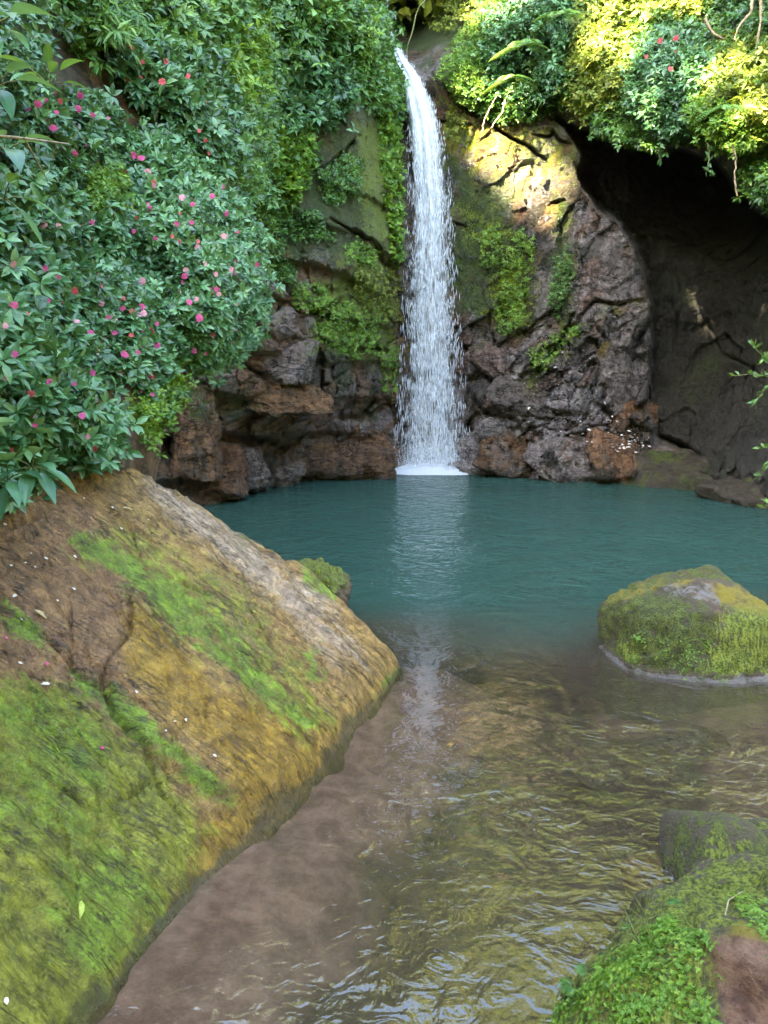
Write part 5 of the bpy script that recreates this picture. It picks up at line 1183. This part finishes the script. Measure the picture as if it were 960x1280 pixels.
# plant reaching in at the right edge
rt_ = empty('leafy_branch', at(985, 500, 6.0), 'sparse leafy branch reaching in from the right edge before the dark cave', 'branch')
for (a0_, a1_) in [((990, 520), (940, 432)), ((1000, 560), (948, 600)), ((1000, 500), (918, 470)), ((1000, 600), (950, 560)), ((1000, 470), (942, 505)), ((1000, 640), (955, 635)), ((1000, 430), (950, 455))]:
    t = np.linspace(0, 1, 8)
    C_ = at(a0_[0] + (a1_[0] - a0_[0]) * t, a0_[1] + (a1_[1] - a0_[1]) * t - 14 * np.sin(t * PI), 6.0 + .1 * rng.normal())
    V, Fq = tube(C_, .006, .002, 5); part('twig', V, Fq, M['stem'], rt_)
    n = 26; k = rng.uniform(.25, 1, n); c = np.stack([np.interp(k, t, C_[:, i]) for i in range(3)], -1)
    d = norm(C_[-1] - C_[0]) + rng.normal(0, .7, (n, 3))
    V, fs, at_ = leaves(c, d, rng.normal(0, .6, (n, 3)) + [0, -.6, .8], rng.uniform(.04, .075, n), np.full(n, .8), rng.random(n), LEAF4)
    part('leaves', V, fs, M['green'], rt_, at_, smooth=False)

# ---- small plants on rocks
def on_rock(Vr, poly, n):
    ppx, ppy = proj(Vr); fr = ((Vr - Vr.mean(0)) * norm(CAM - Vr)).sum(-1) > -.1
    q = np.where(inside(ppx, ppy, poly) & fr)[0]
    if not len(q): q = np.argsort(np.hypot(ppx - np.mean([p[0] for p in poly]), ppy - np.mean([p[1] for p in poly])))[:20]
    return Vr[rng.choice(q, n)]
def cover(name, Vr, cen, poly, n, per, L, mat, label, kind=None, cat='plants', tpl=LEAF4, lift=.3):
    B = on_rock(Vr, poly, n); B = B[vnoise(B * 9, 7) + rng.normal(0, .12, n) > .0]; n = len(B); B = B + rng.normal(0, L * .5, B.shape); nr = norm(B - cen); B = B + nr * L * lift * rng.random((n, 1)) * 2
    ax = norm(nr + rng.normal(0, .35, (n, 3)) + [0, 0, .4]); e1 = norm(np.cross(ax, rng.normal(size=(n, 3)))); e2 = np.cross(ax, e1)
    O, Dn, Nn = [], [], []
    for k in range(per):
        a = k * 2 * PI / per + rng.random(n) * .8
        O.append(B); Dn.append(np.cos(a)[:, None] * e1 + np.sin(a)[:, None] * e2 + .25 * ax); Nn.append(ax)
    O, Dn, Nn = map(np.concatenate, (O, Dn, Nn)); m_ = len(O)
    V, fs, at_ = leaves(O, Dn, Nn, L * rng.uniform(.5, 1.15, m_), np.ones(m_), np.clip(np.tile(rng.normal(.5, .22, n), per) + rng.normal(0, .1, m_), 0, 1), tpl)
    return solid(name, V, fs, M[mat], label, cat, None, kind, at_, False)
cover('ground_cover', Vw2, cf, [(640, 1300), (720, 1230), (800, 1165), (850, 1140), (890, 1180), (905, 1300)], 7000, 6, .0115, 'lime', 'bright green carpet of tiny leaves on the mossy corner rock', 'stuff')
cover('ground_cover', Vw2, cf, [(880, 1090), (1000, 1050), (1000, 1130), (930, 1150)], 700, 4, .013, 'lime', 'tuft of small leaves on the crest of the corner rock', 'stuff')
cover('ground_cover', Vw2, cf, [(935, 1150), (1000, 1130), (1000, 1230), (950, 1190)], 400, 4, .013, 'lime', 'tuft of small leaves at the right of the bare reddish patch', 'stuff')
cover('ground_cover', Vw, cb, [(800, 790), (900, 800), (915, 860), (790, 845)], 420, 4, .013, 'lime', 'scattered tiny plants on the shaded face of the boulder', 'stuff')
cover('small_plant', Vw, cb, [(788, 795), (803, 795), (803, 830), (788, 830)], 40, 4, .026, 'lime', 'small pale green plant on the left face of the boulder', cat='plant')
for (x_, y_, L, nf, lb) in [(735, 1215, .10, 5, 'small upright fern on the left flank of the corner rock'), (700, 1240, .12, 6, 'small spreading fern lowest on the corner rock'), (850, 1130, .08, 5, 'tiny fern at the notch behind the corner rock'), (795, 1165, .09, 5, 'tiny fern midway along the corner rock edge')]:
    ppx, ppy = proj(Vw2); k = int(np.argmin(np.hypot(ppx - x_, ppy - y_) + (Vw2[:, 2] < 0) * 1e4))
    fern(Vw2[k], (-.6, -.4, .3), nf, L, lb, group='small ferns on the corner rock', up=1.0)
def on_front(Vr, x_, y_):
    ppx, ppy = proj(Vr); d = np.hypot(ppx - x_, ppy - y_); c = np.where(d < 6)[0]
    if not len(c): c = np.argsort(d)[:3]
    return Vr[c[np.argmin(np.linalg.norm(Vr[c] - CAM, axis=1))]]
grs = []
for k in range(9):
    b0 = on_front(Vw2, 800 + 12 * rng.normal(), 1180); e = b0 + np.array([-.10 + .04 * rng.normal(), .05 * rng.normal(), .12 + .04 * rng.normal()])
    grs.append(tube([b0, (b0 + e) / 2 + [0, 0, .03], e], .0018, .0006, 4))
V, Fq = join(*grs); solid('grass_tuft', V, Fq, M['stem'], 'few thin grass blades leaning over the water from the corner rock', 'grass')
for k, (x0, y0, x1, y1, lb) in enumerate([(800, 1275, 835, 1245, 'pale curved dead stem lying on the corner rock moss'), (905, 1140, 925, 1115, 'pale dry rootlet on the crest of the corner rock')]):
    a0_, a1_ = on_front(Vw2, x0, y0), on_front(Vw2, x1, y1)
    V, Fq = tube([a0_, (a0_ + a1_) / 2 + [-.03, -.02, .03], a1_ + [0, 0, .01]], .003, .0015, 5)
    solid('dry_stem', V, Fq, M['root'], lb, 'stem')

# ---- fallen leaves and petals on the slab
def slab_at(x_, y_):
    d = ray(x_, y_); t = np.linspace(2, 7, 1500)
    Q_ = CAM + d * t[:, None]
    for q_ in Q_:
        if sx[0] < q_[0] < sx[-1] and q_[2] <= slab_z(q_[0], q_[1]): return np.array([q_[0], q_[1], slab_z(q_[0], q_[1])])
    return Q_[-1]
SN = norm(np.array([K_ * .945, -.2, 1.0]))
def flat_leaf(x_, y_, L, ang, mat, name, label, cat, wid=1.0, group=None, curl=.12):
    c = slab_at(x_, y_) + SN * (.006 + L * .05)
    e1 = norm(np.cross(SN, [0, 1.0, .2])); e2 = np.cross(SN, e1); d = e1 * math.cos(ang) + e2 * math.sin(ang)
    V, fs, at_ = leaves(c[None], d[None] + SN * curl, SN[None], np.array([L]), np.array([wid]), np.array([.5]), LEAF8)
    return solid(name, V, fs, M[mat], label, cat, group, None, at_)
for (x_, y_, L, an, mt, lb, wd) in [(100, 1128, .075, 1.9, 'lemon', 'yellow green fallen leaf on the mossy lower slab', .8), (165, 640, .075, .6, 'dead', 'tan fallen leaf near the top of the slab', .6), (42, 765, .075, 3.0, 'dead', 'tan fallen leaf at the left side of the slab', .9),
                                    (62, 860, .05, .8, 'pale', 'pale curled leaf on the slab between moss bands', .9), (320, 768, .035, .4, 'lemon', 'tiny yellow leaf high on the right part of the slab', 1.2), (20, 745, .035, 1.4, 'pale', 'small white leaf near the left edge of the slab', 1.2), (220, 1050 - 145, .03, 1.0, 'dead', 'tiny brown leaf in the middle of the slab', 1)]:
    flat_leaf(x_, y_, L, an, mt, 'fallen_leaf', lb, 'leaf', wd)
pm = mesh('fallen_petal', np.array([[0, 0, 0], [.5, .4, .1], [1, .1, .05], [.9, -.3, .12], [.4, -.35, .05]]), [np.array([[0, 4, 3], [0, 3, 2], [0, 2, 1]])], M['pale'])
pm2 = mesh('fallen_petal', np.array([[0, 0, 0], [.5, .4, .1], [1, .1, .05], [.9, -.3, .12], [.4, -.35, .05]]), [np.array([[0, 4, 3], [0, 3, 2], [0, 2, 1]])], M['pink'])
quat = Vector(SN).to_track_quat('Z', 'Y')
for k, (x_, y_) in enumerate([(30, 705), (12, 710), (45, 712), (90, 738), (28, 832), (110, 620), (105, 625), (40, 693), (57, 828), (130, 612), (8, 660), (265, 980 - 35), (208, 914), (170, 870), (60, 700), (72, 752), (5, 800), (55, 855), (130, 935), (8, 1260), (185, 650), (232, 905), (140, 640), (95, 700), (150, 660), (25, 775)]):
    pk = k in (5, 8, 9, 16, 18)
    o = link('fallen_petal', pm2 if pk else pm, None, Vector(slab_at(x_, y_) + SN * .006)); e = quat.copy(); o.rotation_euler = e.to_euler(); o.rotation_euler.rotate_axis('Z', float(rng.random() * 6.28))
    s_ = rng.uniform(.014, .026); o.scale = (s_, s_, s_)
    tag(o, 'tiny pink fallen petal lying on the sloping slab' if pk else 'tiny white fallen petal lying on the sloping slab', 'petal', 'pink petals on the slab' if pk else 'white petals on the slab')
# pale litter caught in the hollow by the cave
n = 90
q = np.stack([rng.normal(778, 22, n), rng.normal(552, 7, n)], -1); q2 = np.stack([rng.uniform(640, 820, 40), rng.uniform(430, 560, 40)], -1); q = np.r_[q, q2]; n = len(q)
c = at(q[:, 0], q[:, 1], cliff_depth(q[:, 0], q[:, 1]) - rng.uniform(.05, .5, n))
V, fs, at_ = leaves(c, rng.normal(size=(n, 3)) * [1, 1, .3], rng.normal(0, .4, (n, 3)) + [0, -.6, 1], rng.uniform(.03, .12, n), np.full(n, 1.1), rng.random(n), LEAF4)
solid('leaf_litter', V, fs, M['lit'], 'pale fallen leaves and petals caught on the rocks by the cave', 'litter', kind='stuff', attrs=at_)

# ------------------------------------------------------------------ light
SUN = norm(np.array([-.50, -.55, .67]))
EL = math.asin(SUN[2])
sl = bpy.data.lights.new('sun', 'SUN'); sl.energy = 4.2; sl.angle = math.radians(.5); sl.color = (1.0, .93, .80)
so = bpy.data.objects.new('sun', sl); COL.objects.link(so); so.rotation_euler = Vector(-SUN).to_track_quat('-Z', 'Y').to_euler(); so.location = Vector(SUN * 60)
wd = bpy.data.worlds.new('World'); S.world = wd; wd.use_nodes = True
nt = wd.node_tree; bg = nt.nodes['Background']; sk = nt.nodes.new('ShaderNodeTexSky'); sk.sky_type = 'NISHITA'; sk.sun_disc = False
sk.sun_elevation = EL; sk.sun_rotation = math.atan2(SUN[0], SUN[1]); sk.air_density = 1.0; sk.dust_density = 0.6; sk.ozone_density = 1.0
nt.links.new(sk.outputs[0], bg.inputs['Color']); bg.inputs['Strength'].default_value = .15

# ------------------------------------------------------------------ unseen leaf sheet added to block the sun, gaps cut for sunlit patches; rim woods
E1 = norm(np.cross(SUN, [0, 0, 1.0])); E2 = np.cross(E1, SUN)
gxs, gys = np.meshgrid(np.arange(-120, 1081, 24), np.arange(-60, 1281, 24)); gxs, gys = gxs.ravel(), gys.ravel()
def first_hit(x_, y_):
    out = at(x_, y_, cliff_depth(x_, np.minimum(y_, 640)))
    zw = on_z(x_, y_); wat = (ray(x_, y_)[:, 2] < 0) & (out[:, 2] < 0); out[wat] = zw[wat]
    bk = (x_ < bank_cut(x_, y_)) & (y_ < 640); out[bk] = at(x_[bk], y_[bk], bankY(x_[bk], y_[bk]) - .4)
    return out
vis = first_hit(gxs, gys)
LIT = [([(582, 200), (598, 160), (655, 138), (718, 158), (735, 195), (716, 228), (697, 288), (655, 268), (626, 236)], 0.0, .2), ([(700, 60), (745, 0), (800, -60), (830, -60), (800, 30), (775, 100), (745, 145), (700, 150)], .75, .16),
       ([(870, 60), (905, 45), (940, 70), (945, 130), (1000, 150), (1000, 175), (930, 165), (880, 158), (862, 120)], .75, .18), ([(856, 342), (872, 336), (886, 340), (880, 366), (863, 366)], 0.0, .2), ([(800, -60), (900, -60), (870, 20), (820, 10)], .6, .15),
       ([(560, 30), (600, -20), (700, -60), (690, 0), (620, 40)], .5, .10), ([(560, -295), (1085, -295), (1085, -50), (560, -50)], .7, .3)]
DARK = [(722, 215), (738, 222), (800, 300), (825, 350), (800, 345), (740, 262)]
p = np.array(DARK, float); a, b_ = np.meshgrid(np.arange(715, 830, 4), np.arange(210, 355, 4)); a, b_ = a.ravel(), b_.ravel(); k = inside(a, b_, p)
w_ = at(a[k], b_[k], cliff_depth(a[k], b_[k])); dkp = np.stack([w_ @ E1, w_ @ E2], -1)
lp = []
for poly, of, rad in LIT:
    p = np.array(poly, float); a, b_ = np.meshgrid(np.arange(p[:, 0].min(), p[:, 0].max(), 5), np.arange(p[:, 1].min(), p[:, 1].max(), 5)); a, b_ = a.ravel(), b_.ravel()
    k = inside(a, b_, poly); w_ = at(a[k], b_[k], cliff_depth(a[k], b_[k]) - of); g_ = np.stack([w_ @ E1, w_ @ E2], -1); g_ = g_[((g_[:, None] - dkp[None]) ** 2).sum(-1).min(1) > .3 ** 2]
    if of > .4: g_ = g_[vnoise(np.stack([g_[:, 0] * 1.1, g_[:, 1] * 1.1, 0 * g_[:, 0] + 3.3], -1), 131) > -.12]
    lp.append((g_, rad))
vis2 = np.stack([vis @ E1, vis @ E2], -1)
lo, hi = vis2.min(0) - 1, vis2.max(0) + 1
def clear_of(c, pts, rad):
    ok = np.ones(len(c), bool)
    for i in range(0, len(c), 2000):
        d = ((c[i:i + 2000, None] - pts[None]) ** 2).sum(-1).min(1); ok[i:i + 2000] = d > rad * rad
    return ok
cards = []  # leaf cards added square to the sun, left out where light should land
for lay in range(4):
    sp_ = .30
    a, b_ = np.meshgrid(np.arange(lo[0], hi[0], sp_), np.arange(lo[1], hi[1], sp_)); c = np.stack([a.ravel(), b_.ravel()], -1); c = c + rng.normal(0, .10, c.shape)
    c = c[~clear_of(c, vis2, 1.3)]
    for pts, rad in lp: c = c[clear_of(c, pts, rad)]
    cards.append(c @ np.stack([E1, E2]) + SUN * (38 + lay * .9 + rng.normal(0, .3, len(c)))[:, None])
C_ = np.concatenate(cards); n = len(C_)
nn = SUN + rng.normal(0, .35, (n, 3)); dd = rng.normal(size=(n, 3))
V, fs, at_ = leaves(C_ - .22 * norm(np.cross(np.cross(nn, dd), nn)), np.cross(np.cross(nn, dd), nn), nn, rng.uniform(.38, .52, n), np.full(n, 1.5), rng.random(n), ROUND)
solid('sun_blocking_leaves', V, fs, M['tree'], 'unseen leaf canopy added across the sun to shade the pool, gaps cut for lit patches', 'canopy', kind='stuff', attrs=at_)
# sunlit wood standing on the cliff top, seen only mirrored in the water
n = 80000
xx = rng.uniform(-16, 18, n); top = 19.3 + 6 * sstep(2.5, 6, np.abs(xx - 1.2)) + 3.0 * vnoise(np.stack([xx * .22, 0 * xx, 0 * xx], -1), 120) + 2.5 * vnoise(np.stack([xx * .7, 0 * xx, 0 * xx], -1), 121)
zz = 10.9 + (top - 10.9) * rng.random(n) ** .9; yy = 20.5 + np.abs(xx) * -.12 + rng.normal(0, 1.1, n) + .12 * (zz - 11)
k = vnoise(np.stack([xx, yy, zz], -1) * .55, 122) + .5 * vnoise(np.stack([xx, yy, zz], -1) * 1.3, 123) > -.02; C_ = np.stack([xx, yy, zz], -1)[k]; n = len(C_)
V, fs, at_ = leaves(C_, rng.normal(size=(n, 3)) + [0, 0, -.4], rng.normal(0, .5, (n, 3)) + [-.3, -.7, .6], rng.uniform(.25, .45, n), np.full(n, 1.1), rng.random(n), LEAF4)
tr_ = [tube([[x_, 21, 9.5], [x_ + .3, 21.2, 12], [x_ + .2, 21.1, 14]], .16, .07, 6) for x_ in np.arange(-13, 17, 2.3)]
solid('rim_treeline', V, fs, M['tree'], 'sunlit yellow green wood on top of the cliff mirrored in the water', 'wood', kind='stuff', attrs=at_)

n = 16000
yy = rng.uniform(-6, 19, n); zz = rng.uniform(6, 19, n) + 1.5 * vnoise(np.stack([yy * .4, 0 * yy, 0 * yy], -1), 126); xx = -10 - rng.uniform(0, 3, n) - .12 * (zz - 6)
V, fs, at_ = leaves(np.stack([xx, yy, zz], -1), rng.normal(size=(n, 3)) + [0, 0, -.4], rng.normal(0, .6, (n, 3)) + [.7, 0, .6], rng.uniform(.4, .7, n), np.full(n, 1.2), rng.random(n), LEAF4)
solid('left_treeline', V, fs, M['tree'], 'tall wood standing on the left rim of the gorge', 'wood', kind='stuff', attrs=at_)
# the wooded side of the gorge behind the viewer and to the right
n = 28000
az = rng.uniform(math.radians(-205), math.radians(58), n); rad = rng.uniform(13, 17, n); zt = 13 + 3 * vnoise(np.stack([az * 5, 0 * az, 0 * az], -1), 125)
C_ = np.stack([1 + rad * np.cos(az), 3 + rad * np.sin(az), -.5 + zt * rng.random(n)], -1)
V, fs, at_ = leaves(C_, rng.normal(size=(n, 3)) + [0, 0, -.4], norm(np.array([0, 4, 4]) - C_) + rng.normal(0, .5, (n, 3)), rng.uniform(.45, .8, n), np.full(n, 1.2), rng.random(n), LEAF4)
solid('gorge_treeline', V, fs, M['tree'], 'dense green wood on the near side of the gorge', 'wood', kind='stuff', attrs=at_)

# ------------------------------------------------------------------ camera and output
cam = bpy.data.cameras.new('camera'); cam.sensor_fit = 'VERTICAL'; cam.angle = 2 * math.atan(640 / F)
cam.sensor_fit = 'VERTICAL'; cam.sensor_height = 36; cam.lens = 18 * F / 640
cam.clip_start = .05; cam.clip_end = 500
co = bpy.data.objects.new('camera', cam); COL.objects.link(co); co.location = CAM; co.rotation_euler = (math.radians(90) - PITCH, 0, 0)
S.camera = co
S.view_settings.view_transform = 'Standard'; S.view_settings.look = 'None'; S.view_settings.exposure = 4.35; S.view_settings.gamma = 1
S.view_settings.use_white_balance = True; S.view_settings.white_balance_temperature = 7900; S.view_settings.white_balance_tint = 10
S.render.engine = 'CYCLES'
cy = S.cycles; cy.max_bounces = 8; cy.diffuse_bounces = 2; cy.glossy_bounces = 3; cy.transparent_max_bounces = 16; cy.transmission_bounces = 4
cy.use_denoising = True; cy.denoising_prefilter = 'ACCURATE'; cy.caustics_reflective = False; cy.caustics_refractive = False; cy.sample_clamp_indirect = 6
